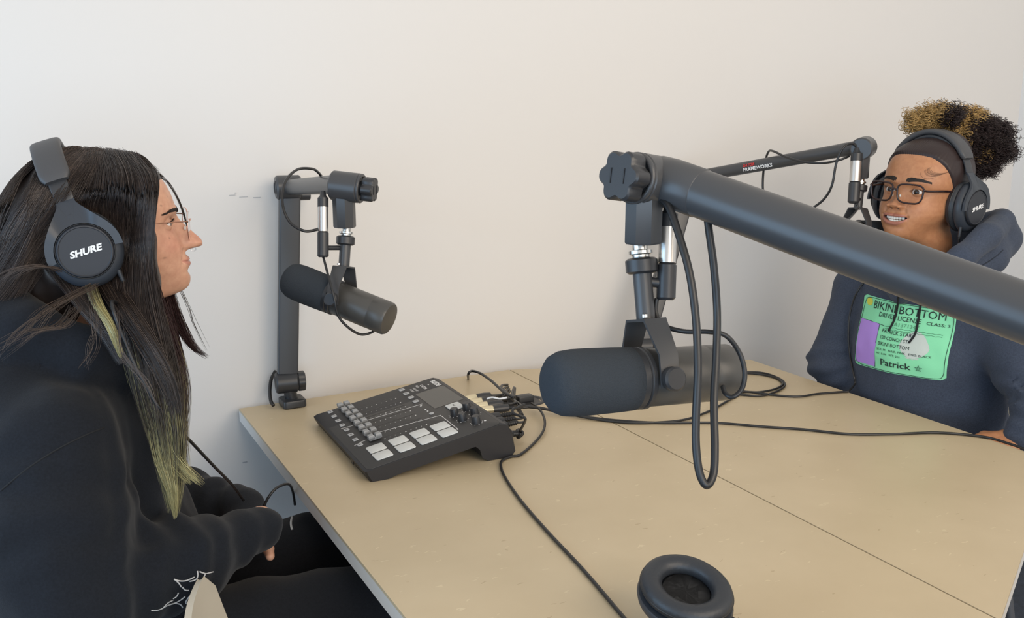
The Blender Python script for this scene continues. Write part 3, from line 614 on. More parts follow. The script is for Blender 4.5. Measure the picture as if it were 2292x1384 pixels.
        crease=np.exp(-((dz-(zu+.0040))/.0010)**2)*(np.abs(dy)<.0135)*(x>.05);x=x-.0012*crease
        m=np.exp(-((dz-zu-.0004)/.0007)**2)*(np.abs(dy)<op[0])*(x>.05);tint=tint*(1-.8*m[:,None])+V((.02,.015,.012))*.8*m[:,None]
        m=np.exp(-((dz-(zu+.003))/.003)**2-(dy/.014)**2)*(x>.05);tint=tint*(1-.18*m[:,None])
        m=np.exp(-((dz+.010)/.004)**2-(dy/.012)**2)*(x>.05)*.14;tint=tint*(1-m[:,None]*V((.6,1,1)))
    # lip colour, blush
    zlo=lc-lo-open_*e*1;zhi=lc+up+open_*e+.0012*np.exp(-((ay-.004)/.003)**2)
    lm=ss(-.0008,.0008,np.minimum(z-(zm-(lo+open_)*e**.8),(zm+(up+open_)*e**.9)-z))*(ay<lw)*front
    tint=tint*(1-lm[:,None]*p.get('lm',.75))+V(p['lip'])*lm[:,None]*p.get('lm',.75)
    if open_:tint=np.where(inm[:,None],V((.03,.008,.008)),tint)
    m=(np.exp(-((ay-.040)/.018)**2-((z+.028)/.016)**2)*.5+np.exp(-(y/.014)**2-((z+.028)/.012)**2)*.6)*front;tint=tint*(1-m[:,None]*p.get('blush',.3)*V((0.1,.55,.5)))
    m=np.exp(-((ay-nz[1])/.0030)**2-((z-nz[0])/.0016)**2)*front;tint=tint*(1-.8*m[:,None])
    for (my,mz) in p.get('moles',[]):
        m=np.exp(-((y-my)**2+(z-mz)**2)/.0011**2)*front;tint=tint*(1-.5*m[:,None])
    z=np.where(z<0,z*p.get('vs',1.),z)
    v=np.stack([x,y,z],1);n=NP;nr=len(zs);f=[]
    for i in range(nr-1):
        for j in range(n):k=(j+1)%n;f.append((i*n+j,(i+1)*n+j,(i+1)*n+k,i*n+k))
    f.append(tuple(range(n)));f.append(tuple((nr-1)*n+j for j in range(n-1,-1,-1)))
    return v,f,np.clip(tint,0,1),nr,n
def head_surface(v,nr,n):
    """BVH of the local head mesh"""
    f=[(i*n+j,(i+1)*n+j,(i+1)*n+(j+1)%n,i*n+(j+1)%n) for i in range(nr-1) for j in range(n)]
    return BVHTree.FromPolygons(v.tolist(),f)
def ray(bvh,o,d):
    h=bvh.ray_cast(Vector(o),Vector(d));return V(h[0]) if h[0] is not None else None
def skin_mat(name):
    m=vcol_mat(name,.46,sss=.12,bump=(420,.22,.0005),spec=.42);nt=m.node_tree;b=nt.nodes['Principled BSDF'];N=nt.nodes.new;L=nt.links.new
    tc=N('ShaderNodeTexCoord');n=N('ShaderNodeTexNoise');n.inputs['Scale'].default_value=110;n.inputs['Detail'].default_value=6;L(tc.outputs['Object'],n.inputs['Vector'])
    r=N('ShaderNodeValToRGB');r.color_ramp.elements[0].position=.3;r.color_ramp.elements[1].position=.7;r.color_ramp.elements[0].color=(.90,.82,.80,1);r.color_ramp.elements[1].color=(1.06,1.04,1.02,1);L(n.outputs[0],r.inputs[0])
    mx=N('ShaderNodeMix');mx.data_type='RGBA';mx.blend_type='MULTIPLY';mx.inputs[0].default_value=1;a=[q for q in nt.nodes if q.type=='ATTRIBUTE'][0];L(a.outputs['Color'],mx.inputs[6]);L(r.outputs[0],mx.inputs[7]);L(mx.outputs[2],b.inputs['Base Color']);return m
def eye_mat(name,iris):
    m=mat(name,(.8,.78,.75),.12);nt=m.node_tree;b=nt.nodes['Principled BSDF'];N=nt.nodes.new;L=nt.links.new
    a=N('ShaderNodeAttribute');a.attribute_name='tint';L(a.outputs['Color'],b.inputs['Base Color']);return m
def eyeballs(person,fr_,p,gaze,iris=(.10,.05,.03)):
    ex=p.get('ex',.0845)
    for sg in(1,-1):
        c=V((ex,sg*.0315,0));g=V(gaze)/np.linalg.norm(gaze);s=MB();M=basis((0,0,0),g);s.sphere(M,.0122,.0122,.0122,40,60)
        v=np.concatenate(s.v);a=np.degrees(np.arccos(np.clip(v@g/.0122,-1,1)))
        col=np.tile(V((.74,.71,.68)),(len(v),1));col[a<29]=iris;col[(a<31)&(a>27)]=V(iris)*.35;col[a<12]=(.004,.004,.004)
        v=v*(1+.03*ss(30,0,a))[:,None]
        link_mesh('eye',fr_(v+c),s.f,eye_mat('eyeball',iris),person,180,tint=col)
def strand_mesh(paths,rad,sides=3,tip=.3):
    """paths: (N,K,3) -> one mesh of thin tubes"""
    N,K,_=paths.shape;T=np.gradient(paths,axis=1);T/=np.linalg.norm(T,axis=2,keepdims=True)+1e-9
    ref=np.where(np.abs(T[...,2:3])<.9,V((0,0,1.)),V((1.,0,0)));U=np.cross(T,ref);U/=np.linalg.norm(U,axis=2,keepdims=True)+1e-9;W=np.cross(T,U)
    r=np.broadcast_to(np.asarray(rad,float).reshape(-1,1),(N,K))*np.concatenate([np.ones(K-K//3),np.linspace(1,tip,K//3)])
    a=np.arange(sides)*2*np.pi/sides
    v=paths[:,:,None,:]+r[:,:,None,None]*(np.cos(a)[None,None,:,None]*U[:,:,None,:]+np.sin(a)[None,None,:,None]*W[:,:,None,:])
    v=v.reshape(-1,3);b=(np.arange(N)*K*sides)[:,None,None]+(np.arange(K-1)*sides)[None,:,None];j=np.arange(sides);j2=(j+1)%sides
    f=np.stack([b+j,b+j2,b+sides+j2,b+sides+j],-1).reshape(-1,4)
    return v,f,np.repeat(np.arange(N),K*sides),np.tile(np.repeat(np.linspace(0,1,K),sides),N)
def fast_mesh(name,v,f,m,parent,tint=None,smooth=True):
    v=np.asarray(v,float);f=np.asarray(f);o0=ORG[parent.name] if parent is not None else V((0,0,0))
    me=bpy.data.meshes.new(name);me.vertices.add(len(v));me.vertices.foreach_set('co',(v-o0).astype(np.float32).ravel())
    k=f.shape[1];me.loops.add(f.size);me.loops.foreach_set('vertex_index',f.astype(np.int32).ravel())
    me.polygons.add(len(f));me.polygons.foreach_set('loop_start',np.arange(0,f.size,k,dtype=np.int32));me.polygons.foreach_set('loop_total',np.full(len(f),k,np.int32))
    me.update(calc_edges=True);me.validate()
    if smooth:me.shade_smooth()
    me.materials.append(m);o=bpy.data.objects.new(name,me);COL.objects.link(o);ORG[o.name]=o0
    if parent is not None:o.parent=parent
    if tint is not None:
        a=me.color_attributes.new('tint','FLOAT_COLOR','POINT');c=np.ones((len(v),4),np.float32);c[:,:3]=tint;a.data.foreach_set('color',c.ravel())
    return o
def resample(pts,K):
    """(N,k,3) control paths -> smooth (N,K,3)"""
    N,k,_=pts.shape;out=[]
    for t in np.linspace(0,k-1-1e-6,K):
        i=int(t);u=t-i;g=lambda j:pts[:,min(max(j,0),k-1)]
        p0,p1,p2,p3=g(i-1),g(i),g(i+1),g(i+2)
        out.append(.5*((2*p1)+(-p0+p2)*u+(2*p0-5*p1+4*p2-p3)*u*u+(-p0+3*p1-3*p2+p3)*u**3))
    return np.stack(out,1)
def hand_sdf(p,wrist,fwd,pn,side,curl=(25,35,25),spread=1.,thumb=.7):
    """relaxed hand: fwd = along the palm, pn = back-of-hand normal, side = +1 if thumb lies toward cross(fwd,pn)"""
    f=V(fwd)/np.linalg.norm(fwd);n=V(pn)-f*np.dot(pn,f);n/=np.linalg.norm(n);t=np.cross(f,n)*side;w=V(wrist)
    A=lambda a,b,c:w+f*a+t*b+n*c
    d=cap(p,A(-.012,0,0),A(.0,0,0),.024,.022);d=smin(d,cap(p,A(0,.012,0),A(.075,.028,0),.014,.0115),.015)
    for b in(.010,-.008,-.024):d=smin(d,cap(p,A(.01,b*.6,0),A(.078 if b>-.02 else .070,b,0),.014,.0105),.012)
    L=[(.028,.045,.026,.021),(.010,.049,.029,.023),(-.008,.045,.027,.022),(-.025,.036,.021,.019)]
    for k,(b,l1,l2,l3) in enumerate(L):
        q=A(.080 if k<3 else .072,b,0);dd=f+t*(.10*(1.2-k)*spread);dd/=np.linalg.norm(dd);ang=0;r=.0088 if k<3 else .0076
        for l,cu in zip((l1,l2,l3),curl):
            ang+=math.radians(cu+k*3);e=q+(dd*math.cos(ang)-n*math.sin(ang))*l;d=smin(d,cap(p,q,e,r,r*.9),.004);q=e;r*=.9
    q=A(.018,.020,-.006);d1=f*.62+t*thumb-n*.35;d1/=np.linalg.norm(d1);e=q+d1*.045;d=smin(d,cap(p,q,e,.0135,.0105),.010)
    d2=f*.85+t*.35*thumb-n*.4;d2/=np.linalg.norm(d2);e2=e+d2*.032;d=smin(d,cap(p,e,e2,.0105,.0092),.004);e3=e2+(f*.95+t*.1-n*.45)/1.06*.026;d=smin(d,cap(p,e2,e3,.0094,.0075),.004)
    return d
def cloth(name,fn,lo,hi,h,m,parent,it=2):
    v,f=nets(fn,lo,hi,h);v=relax(v,f,it);return fast_mesh(name,v,f,m,parent)
def headphones(fr_,label,rc=.047,tilt=-14,zc=-.005,xc=-.002,yc=.100,top=.135,group='headphones with round cups',flat=False,bw=1.):
    """frame: ear centre line at origin height; band tilts backward by 'tilt' degrees about y"""
    t=thing('headphones',fr_((0,0,0)),label,'headphones',group)
    a=math.radians(tilt);R=np.array([[math.cos(a),0,math.sin(a)],[0,1,0],[-math.sin(a),0,math.cos(a)]])
    G=lambda q:fr_(np.asarray(q,float)@R.T+V((xc,0,zc)))
    Gd=lambda q:fr_.d(np.asarray(q,float)@R.T)
    # band path in the yz plane
    ys=yc-.004
    def bandpt(th):return V((0,bw*ys*math.sin(th)*(1.0-.06*math.cos(th)),.035+(top-.035)*math.cos(th)**.9 if math.cos(th)>0 else .035))
    def band(t0,t1,wid,th0,name,m,off=0.,n=40,rnd=.5):
        s=MB();R_=[];al=np.linspace(0,2*math.pi,20,endpoint=False)
        for i,tt in enumerate(np.linspace(t0,t1,n)):
            q=bandpt(tt);q2=bandpt(tt+.01);d=(q2-q);d/=np.linalg.norm(d)+1e-9;nn=np.cross(V((1,0,0)),d);nn=-nn if nn[2]<0 and abs(tt)<1.3 else nn
            if np.dot(nn,q-V((0,0,.03)))<0:nn=-nn
            e=1-.25*max(0,abs(2*i/(n-1)-1)-.93)/.07
            R_.append([G(q+nn*off+V((1,0,0))*wid*e*np.sign(math.cos(b))*abs(math.cos(b))**rnd+nn*th0*e*np.sign(math.sin(b))*abs(math.sin(b))**rnd) for b in al])
        s.loftM(I4,R_);return s.build(name,m,t,50)
    band(-1.02,1.02,.0205,.0065,'headband_pad',M_band,.004)
    band(-1.0,1.0,.0175,.0055,'headband_cushion',M_pad,-.007)
    for sg in(1,-1):
        band(sg*.98,sg*1.30,.0125,.0022,'slider',M_plastic,0,12,.4)
        cc=V((0,sg*yc,0));od=V((-1,0,0)) if flat else V((0,sg,0));Mo=np.eye(4);Mo[:3,0]=Gd((0,-1,0)) if flat else Gd((1,0,0));Mo[:3,1]=Gd((0,0,1));Mo[:3,2]=Gd(od);Mo[:3,3]=G(cc)
        # ear pad
        s=MB();M2=Mo.copy();M2[:3,3]=G(cc-od*.012);s.torus(M2,rc*.76,.0125,48,12,sy=1.12);ep=s.build('ear_pad',M_pad,t,180)
        s=MB();s.torus(M2,rc*.76+.0115,.0016,72,6,sy=1.12);s.build('pad_seam',M_rubber,ep,180)
        s=MB();M3=M2.copy();s.lathe(M3,[(.030,.004),(.001,.004)],24);s.build('ear_mesh',M_rubber,ep)
        # cup shell (oval) and outer disc
        s=MB();al=np.linspace(0,2*math.pi,56,endpoint=False);Rr=[]
        for rr,zz in((rc*1.02,.000),(rc*1.05,.004),(rc*1.02,.011),(rc*.93,.016),(rc*.80,.0185)):Rr.append(np.stack([rr*np.cos(al),rr*1.10*np.sin(al),np.full(56,zz)],1))
        s.loftM(Mo,Rr);cup=s.build('ear_cup',M_cup,t,50)
        s=MB();s.lathe(Mo,[(rc*.78,.016),(rc*.78,.0235),(rc*.75,.0255),(rc*.72,.0258),(rc*.70,.0250),(.001,.0250)],56);dk=s.build('cup_disc',M_disc,cup,40)
        s=MB();s.torus(Mo@T4((0,0,.0215)),rc*.80,.0010,56,6);s.build('disc_ring',M_rubber,cup,180)
        # yoke: plate narrowing up to the slider, fork either side of the disc
        s=MB();z0=.0195;z1=.0245
        q=G(bandpt(sg*1.28));ql=np.linalg.inv(Mo)@np.append(q,1);h=ql[1];zt=ql[2]
        for side_ in(1,-1):
            outer=[];inner=[]
            for k in range(14):
                th_=math.radians(-5+95*min(k,12)/12) ;r1=rc*.835;r2=rc*(1.06 if k<8 else 1.06)
                inner.append((side_*r1*math.cos(th_),r1*math.sin(th_)));
                ro=V((side_*r2*math.cos(th_),r2*1.06*math.sin(th_)))
                if k>5:
                    b=min(1,(k-5)/7.);tgt=V((side_*.0125*(1-b*.0),h*(.5+.5*b)));wv=b**1.0;
                    ro=V((side_*max(.0,(rc*1.06*math.cos(th_))*(1-wv)+.013*wv),rc*1.12*math.sin(th_)*(1-wv)+wv*(h)))
                if k==13:ro=V((0.,h))
                outer.append(ro)
            inner=np.array(inner);outer=np.array(outer);R_=[]
            for i_ in range(14):
                def zz(y):return (z0,z1) if y<rc else (z0+(zt-.0015-z0)*min(1,(y-rc)/max(h-rc,1e-3)),z1+(zt+.003-z1)*min(1,(y-rc)/max(h-rc,1e-3)))
                a0,a1=zz(inner[i_][1]);b0,b1=zz(outer[i_][1])
                R_.append([(*inner[i_],a0),(*outer[i_],b0),(*outer[i_],b1),(*inner[i_],a1)])
            s.loftM(Mo,R_)
        s.build('yoke_arm',M_cup,t,35)
        s=MB();s.lathe(basis((Mo@np.append((0,h-.004,zt+.002),1))[:3],Mo[:3,2]),[(.0022,0),(.0022,.0018),(.001,.002)],12);s.build('hinge_pin',M_silver,t)
        v,f=text_mesh('SHURE',.0125,.25,.0005,'CENTER',1.15,.95)
        Mt=Mo.copy();xd=Mo[:3,0]*(1 if sg<0 else -1);yd=Mo[:3,1];rot=math.radians(-2 if sg<0 else 12);x2=xd*math.cos(rot)+yd*math.sin(rot);y2=-xd*math.sin(rot)+yd*math.cos(rot)
        Mt[:3,0]=x2;Mt[:3,1]=y2;Mt[:3,2]=Mo[:3,2];Mt[:3,3]=(Mo@np.append((0,0,.0254),1))[:3]
        s=MB();s.addM(Mt,v,f);s.build('lettering',M_white,dk,0)
        if not flat and sg==worn_side(fr_):
            s=MB();p0=(Mo@np.append((rc*.62*(1),-rc*.86,.010),1))[:3];dn=-Mo[:3,1]*.9+Mo[:3,0]*.0;s.cyl(p0,p0+dn*.024,.0036,.0028,n=12);s.build('cord_sleeve',M_plastic,t)
            t['cx']=0.;CORD[t.name]=p0+dn*.024
    return t
CORD={}
def worn_side(fr_):return -1 if np.dot(fr_.d((0,-1,0)),V((0,0,CZ))-fr_.o)>0 else 1
M_cup=mat('blue_black_cup_shell',(.030,.036,.046),.42,bump=(900,.15,.0003))
M_disc=mat('matte_disc',(.022,.024,.030),.55)
# ================= person in black (left)
LH=Frame(P(232,503,1.40),95.5,0)
LP=dict(skin=(.60,.345,.235),lip=(.44,.16,.13),lm=.6,n=2.45,
 nose=[(.012,0,.006),(.003,.005,.0065),(-.006,.0125,.0080),(-.015,.0205,.0100),(-.0225,.0268,.0130),(-.0265,.0292,.0140),(-.031,.0296,.0145),(-.0355,.0282,.0140),(-.0375,.0240,.0118),(-.0395,.0135,.0105),(-.0415,.005,.010),(-.044,0,.009)],
 alar=(.0130,.0140,-.0305,.0068,.0075),ex=.0815,top=.86,vs=1.06,nostril=(-.0395,.0062),lipz=-.0565,lipw=.0245,lipu=.0062,lipl=.0085,lipa=.0042,smile=.4,
 prof=[(-.045,-.0005),(-.055,-.001),(-.082,-.0005),(.03,-.002)],jaw=.98,blush=.45,eye=(.0135,.0036,.0022),moles=[(-.045,-.018),(-.035,.042),(-.052,.030),(-.05,-.045)])
RHF=Frame(P(2076,426,2.08),263,2,-2)
RP=dict(skin=(.44,.212,.105),lip=(.33,.13,.11),lm=.7,w=1.05,jaw=1.12,n=2.45,cheek=1.6,
 nose=[(.008,0,.006),(.0,.003,.0070),(-.012,.0085,.0085),(-.022,.0150,.0115),(-.0290,.0175,.0130),(-.034,.0125,.0130),(-.038,.0030,.0115),(-.042,0,.01)],
 alar=(.0115,.0150,-.0315,.0070,.0060),nostril=(-.0365,.0080),nsd=.006,lipz=-.0600,lipw=.0285,lipu=.0070,lipl=.0095,lipa=.0055,smile=1.5,open=.0050,top=.93,
 prof=[(-.05,.002),(-.082,-.003)],blush=.15,eye=(.0140,.0056,.0042),moles=[(.03,-.03)])
HEADS={}
def person(name,FR,p,label,gaze,origin):
    v,f,tint,nr,n=build_head(p)
    bv=head_surface(v,nr,n)
    return dict(v=FR(v),f=f,tint=tint,bvh=bv,FR=FR,p=p,lv=v,nr=nr,n=n)
HL=person('l',LH,LP,'',(1,0,0),None);HR=person('r',RHF,RP,'',(1,0,0),None)
def join_body(H,parts,skin,name,origin,label,m):
    v=[H['v']];f=[list(q) for q in H['f']];t=[H['tint']];n=len(H['v'])
    for pv,pf in parts:
        v.append(pv);f+=[[int(i)+n for i in q] for q in pf];t.append(np.tile(V(skin),(len(pv),1)));n+=len(pv)
    o=link_mesh(name,np.concatenate(v),f,m,None,180,origin,np.concatenate(t));return tag(o,label,'person')
TEST=globals().get('TEST',1)
M_skin=skin_mat('skin')
# ---- skeletons
W=lambda *a:V(a)
ls,le,lw_=LH((-.085,-.180,-.275)),P(165,1335,1.25),P(578,1186,1.48)      # near (right) arm of the left person
ls2,le2,lw2=LH((-.075,.185,-.270)),LH((.02,.235,-.520)),P(548,1142,1.66)
lh=lambda s:LH((-.06,s*.095,-.665));lk=lambda s:LH((.40,s*.125,-.640));la=lambda s:LH((.36,s*.12,-1.12))
def body_l(p,g=0.):
    d=chain(p,[LH((-.045,0,-.19)),LH((-.06,0,-.34)),LH((-.05,0,-.52)),LH((-.06,0,-.66))],[.05,.105,.10,.115],.05,ax=LH.d((0,1,0)),S=1.25)
    for s_,e_,w_ in((ls,le,lw_),(ls2,le2,lw2)):d=smin(d,chain(p,[LH((-.06,0,-.24)),s_,e_,w_],[.05,.05,.037,.024],.02),.03)
    for s_ in(-1,1):d=smin(d,chain(p,[lh(s_),lk(s_),la(s_)],[.075,.052,.036],.02),.03)
    return d
# right person: near side is the left (+y)
rs,re_,rw=RHF((-.085,.190,-.275)),P(2352,905,1.93),P(2285,983,1.93)
rs2,re2,rw2=RHF((-.095,-.185,-.270)),P(1868,815,2.36),P(1935,912,2.30)
rh=lambda s:RHF((-.18,s*.095,-.665));rk=lambda s:RHF((.22,s*.13,-.645));ra_=lambda s:RHF((.20,s*.12,-1.11))
def body_r(p):
    d=chain(p,[RHF((-.045,0,-.19)),RHF((-.085,0,-.34)),RHF((-.12,0,-.52)),RHF((-.18,0,-.66))],[.05,.105,.105,.115],.05,ax=RHF.d((0,1,0)),S=1.25)
    for s_,e_,w_ in((rs,re_,rw),(rs2,re2,rw2)):d=smin(d,chain(p,[RHF((-.08,0,-.24)),s_,e_,w_],[.05,.045,.035,.023],.02),.03)
    for s_ in(-1,1):d=smin(d,chain(p,[rh(s_),rk(s_),ra_(s_)],[.075,.052,.036],.02),.03)
    return d
def mesh_sdf(fn,lo,hi,h,it=1):
    v,f=nets(fn,lo,hi,h);return relax(v,f,it),f
def bb(pts,m):q=np.array(pts);return q.min(0)-m,q.max(0)+m
lo,hi=bb([LH((-.2,-.25,-1.16)),LH((.5,.3,-.15)),le,lw_,lw2,le2,la(1),la(-1)],.06);B1=mesh_sdf(body_l,lo,hi,.013)
lo,hi=bb([RHF((-.3,-.25,-1.16)),RHF((.3,.3,-.15)),re_,rw,rw2,re2],.06);B2=mesh_sdf(body_r,lo,hi,.013)
def hand(wr,fwd,pn,side,**k):
    f_=V(fwd)/np.linalg.norm(fwd);c=V(wr)+f_*.08;return mesh_sdf(lambda p:hand_sdf(p,wr,fwd,pn,side,**k),c-.15,c+.15,.0024)
H1=hand(lw_+V((.004,.022,.004)),V((-.16,1,-.38)),V((.1,.4,1)),1,curl=(4,5,4),thumb=.1)
H2=hand(lw2+V((-.015,-.02,-.02)),V((-.22,-1,.42)),V((.1,.4,1)),-1,curl=(4,5,4),thumb=.4)
H3=hand(rw,P(2210,1003,1.93)-rw,V((-.2,-.3,.9)),1,curl=(30,30,20))
H4=hand(rw2,P(1990,960,2.1)-rw2,V((-.2,0,.9)),-1,curl=(25,30,20))
OL=LH((-.05,0,-.68));OR=RHF((-.15,0,-.68))
pl=join_body(HL,[B1,H1,H2],LP['skin'],'person',OL,'person in a black hoodie with long dark blond-tipped hair, seated at the left',M_skin)
pr=join_body(HR,[B2,H3,H4],RP['skin'],'person',OR,'person in a navy printed hoodie with a curly two-tone hair puff, seated at the right',M_skin)
eyeballs(pl,LH,LP,(1,-.02,-.03),(.12,.06,.03))
eyeballs(pr,RHF,RP,(1,.12,-.02),(.06,.03,.02))
# teeth
def teeth(parent,H,z0,z1,x0,n=8,wd=.019):
    s=MB()
    for k in range(n):
        y=(k-(n-1)/2)*.0052;r=.0245;x=x0-.9*(r-math.sqrt(max(r*r-y*y,1e-6)))
        s.rbox(fr(H((x,y,z0)),H.d((0,1,0)),H.d((0,0,1))),(-.0025,0,-.003),(.0025,z1-z0,.003),.0012,3,.0006)
    return s.build('teeth',mat('tooth_enamel',(.74,.72,.66),.25),parent,60)
teeth(pr,RHF,-.0602,-.0525,.1130);teeth(pr,RHF,-.0675,-.0612,.1115,8)
# eyebrows
def brows(parent,H,col,z0=.0165,arch=.004,n=260,thick=.0035,y0=.012,y1=.050):
    paths=[]
    for sg in(1,-1):
        for i in range(n):
            u=RNG.random();y=y0+(y1-y0)*u;zc=z0+arch*math.sin(math.pi*min(1,u*1.15)*.75)-.003*max(0,u-.7)/.3
            th=thick*(1-.7*u)*(.6 if u<.1 else 1);z=zc+(RNG.random()-.5)*2*th*.6
            a=math.radians(70-65*min(1,u*1.6)+RNG.normal()*8);L=.006*(1-.3*u);pts=[]
            for q in(0,.5,1):
                yy=y+L*q*math.cos(a);zz=z+L*q*math.sin(a)*.6-.0008*q;h=ray(H['bvh'],(.2,sg*yy,zz),(-1,0,0))
                if h is None:break
                pts.append(h+V((.0006+.0006*q,0,0)))
            if len(pts)==3:paths.append(H['FR'](np.array(pts)))
    v,f,_,_=strand_mesh(np.array(paths),.00035);return fast_mesh('eyebrows',v,f,mat('brow_hair_%s'%col,dict(d=(.02,.013,.009),b=(.025,.016,.012))[col],.6),parent)
brows(pl,HL,'b',.0170,.0040,420,.0055);brows(pr,HR,'d',.0235,.0025,1000,.0075,.012,.053)
# glasses
def rim_path(H,y,z,wx,hz,sq,x,tilt=0,wrap=.12,n=40,flat=0):
    a=np.linspace(0,2*np.pi,n,endpoint=False);c,s_=np.cos(a),np.sin(a)
    yy=np.sign(c)*np.abs(c)**(2/sq)*wx;zz=np.sign(s_)*np.abs(s_)**(2/sq)*hz
    yy=yy*(1+flat*zz/hz)
    return np.stack([x-wrap*np.abs(yy+y)+tilt*(-zz),y+yy,z+zz],1)
def glasses(H,label,wx,hz,sq,x,rad,mrim,mtemple,zc,yc=.034,lens_tint=None,bridge=.004,flat=0,zt=.008):
    t=thing('glasses',H((x,0,zc)),label,'glasses')
    ml=mat('clear_lens',(1,1,1),.02,trans=1,ior=1.03,spec=.6)
    for sg in(1,-1):
        r=rim_path(H,yc,zc,wx,hz,sq,x,flat=flat);r[:,1]*=sg
        s=MB();s.tube(H(r),rad,8,closed=True);rm=s.build('rim',mrim,t,180)
        c=r.mean(0);s=MB();q=c+(r-c)*.985;n=len(q);s.add(H(np.concatenate([q-V((.0004,0,0)),q+V((.0006,0,0))])),[tuple(range(n))[::-1],tuple(range(n,2*n))]+[(i,(i+1)%n,n+(i+1)%n,n+i) for i in range(n)]);s.build('lens',ml,rm,0)
        top=r[np.argmax(np.abs(r[:,1])+.3*r[:,2])]
        s=MB();s.tube(crom([H(top+V((0,0,.0))),H((top[0]-.006,sg*(abs(top[1])+.005),zt)),H((.05,sg*.0765,zt+.000)),H((-.005,sg*.0765,zt-.004)),H((-.028,sg*.072,zt-.022))],8),rad*1.15,8);s.build('temple',mtemple,t,180)
        s=MB();s.sphere(T4(H((x-.008,sg*.009,zc-.006))),.002,.002,.0035,10,8);s.build('nose_pad',mat('clear_silicone',(.7,.66,.6),.2),t,180)
    b0=yc-wx;s=MB();s.tube(crom([H((x-.12*b0,b0,zc+bridge)),H((x+.002,0,zc+bridge+.003)),H((x-.12*b0,-b0,zc+bridge))],8),rad,8);s.build('bridge',mrim,t,180)
    return t
M_rose=mat('rose_gold_wire',(.72,.42,.33),.25,.9)
glasses(LH,'thin rose-gold wire glasses worn by the person in black',.0235,.0215,2.3,.1215,.00075,M_rose,mat('dark_wire_temple',(.30,.16,.11),.3,.8),-.0035,.033,zt=.006)
M_tort=mat('dark_tortoise_acetate',(.020,.007,.007),.25,var=(60,.6))
glasses(RHF,'dark tortoise rectangular glasses worn by the person in the printed hoodie',.0275,.0198,3.6,.1235,.0020,M_tort,M_tort,-.003,.0335,bridge=.005,flat=.10,zt=.006)
# nose ring
s=MB();s.torus(basis(LH((.1240,-.004,-.0425)),LH.d((0,1,0))),.0038,.0006,24,6);o=s.build('nose_ring',M_chrome,None,180,LH((.1240,0,-.0425)));tag(o,'small silver ring in the nose of the person in black','ring')
# headphones
hl=headphones(LH,'black round-cup headphones worn by the person in black',tilt=-17,zc=-.022,xc=-.024,yc=.100,top=.143)
hr=headphones(RHF,'black round-cup headphones worn by the person in the printed hoodie',tilt=1,zc=-.026,xc=-.003,yc=.092,top=.150,bw=1.06)
# spare headphones lying pads-up at the bottom of the frame
class FX:
    def __init__(s,o,x,z):
        s.o=V(o);x=V(x)/np.linalg.norm(x);z=V(z)-x*np.dot(V(z),x);z/=np.linalg.norm(z);s.R=np.stack([x,np.cross(z,x),z],1)
    def __call__(s,q):return np.asarray(q,float)@s.R.T+s.o
    def d(s,q):return np.asarray(q,float)@s.R.T
_r=V((cy_,-sy_,0));_f=V((sy_,cy_,0));_z=_r*.75-_f*.66;_c=onz(1534,1364,.790)
_y=np.cross(_z,V((0,0,1)));_y/=np.linalg.norm(_y)
fx=FX(_c+_y*.098,V((-.10,-.28,1.)),_z);headphones(fx,'black headphones lying pads-up on the left table at the bottom of the picture',rc=.053,tilt=0,zc=0,xc=0,yc=.098,flat=True)
# ------------------------------------------------------------------ clothes
def cloth_mat(name,c,sc=900):
    m=mat(name,c,.92,bump=(sc,.5,.0008),spec=.2,var=(350,.18));m.node_tree.nodes['Principled BSDF'].inputs['Sheen Weight'].default_value=.08;return m
M_hblack=cloth_mat('black_fleece',(.0095,.0115,.016));M_hnavy=cloth_mat('navy_heather_fleece',(.048,.060,.088));M_jean=cloth_mat('black_denim',(.010,.011,.014))
def folds(p,amp=1.):
    return amp*(.0045*vnoise(p*V((1,1,.7)),11)+.0026*vnoise(p+3.3,24)+.0014*vnoise(p+7.,48))
def rolls(p,a,b,n,amp,ph=0):
    a,b=V(a),V(b);ab=b-a;L=np.linalg.norm(ab);t=((p-a)@ab)/(L*L);w=ss(0,.12,t)*ss(1.,.88,t)
    return amp*w*np.sin((t*n+.35*vnoise(p,9)+.25*vnoise(p,17)+ph)*2*np.pi)
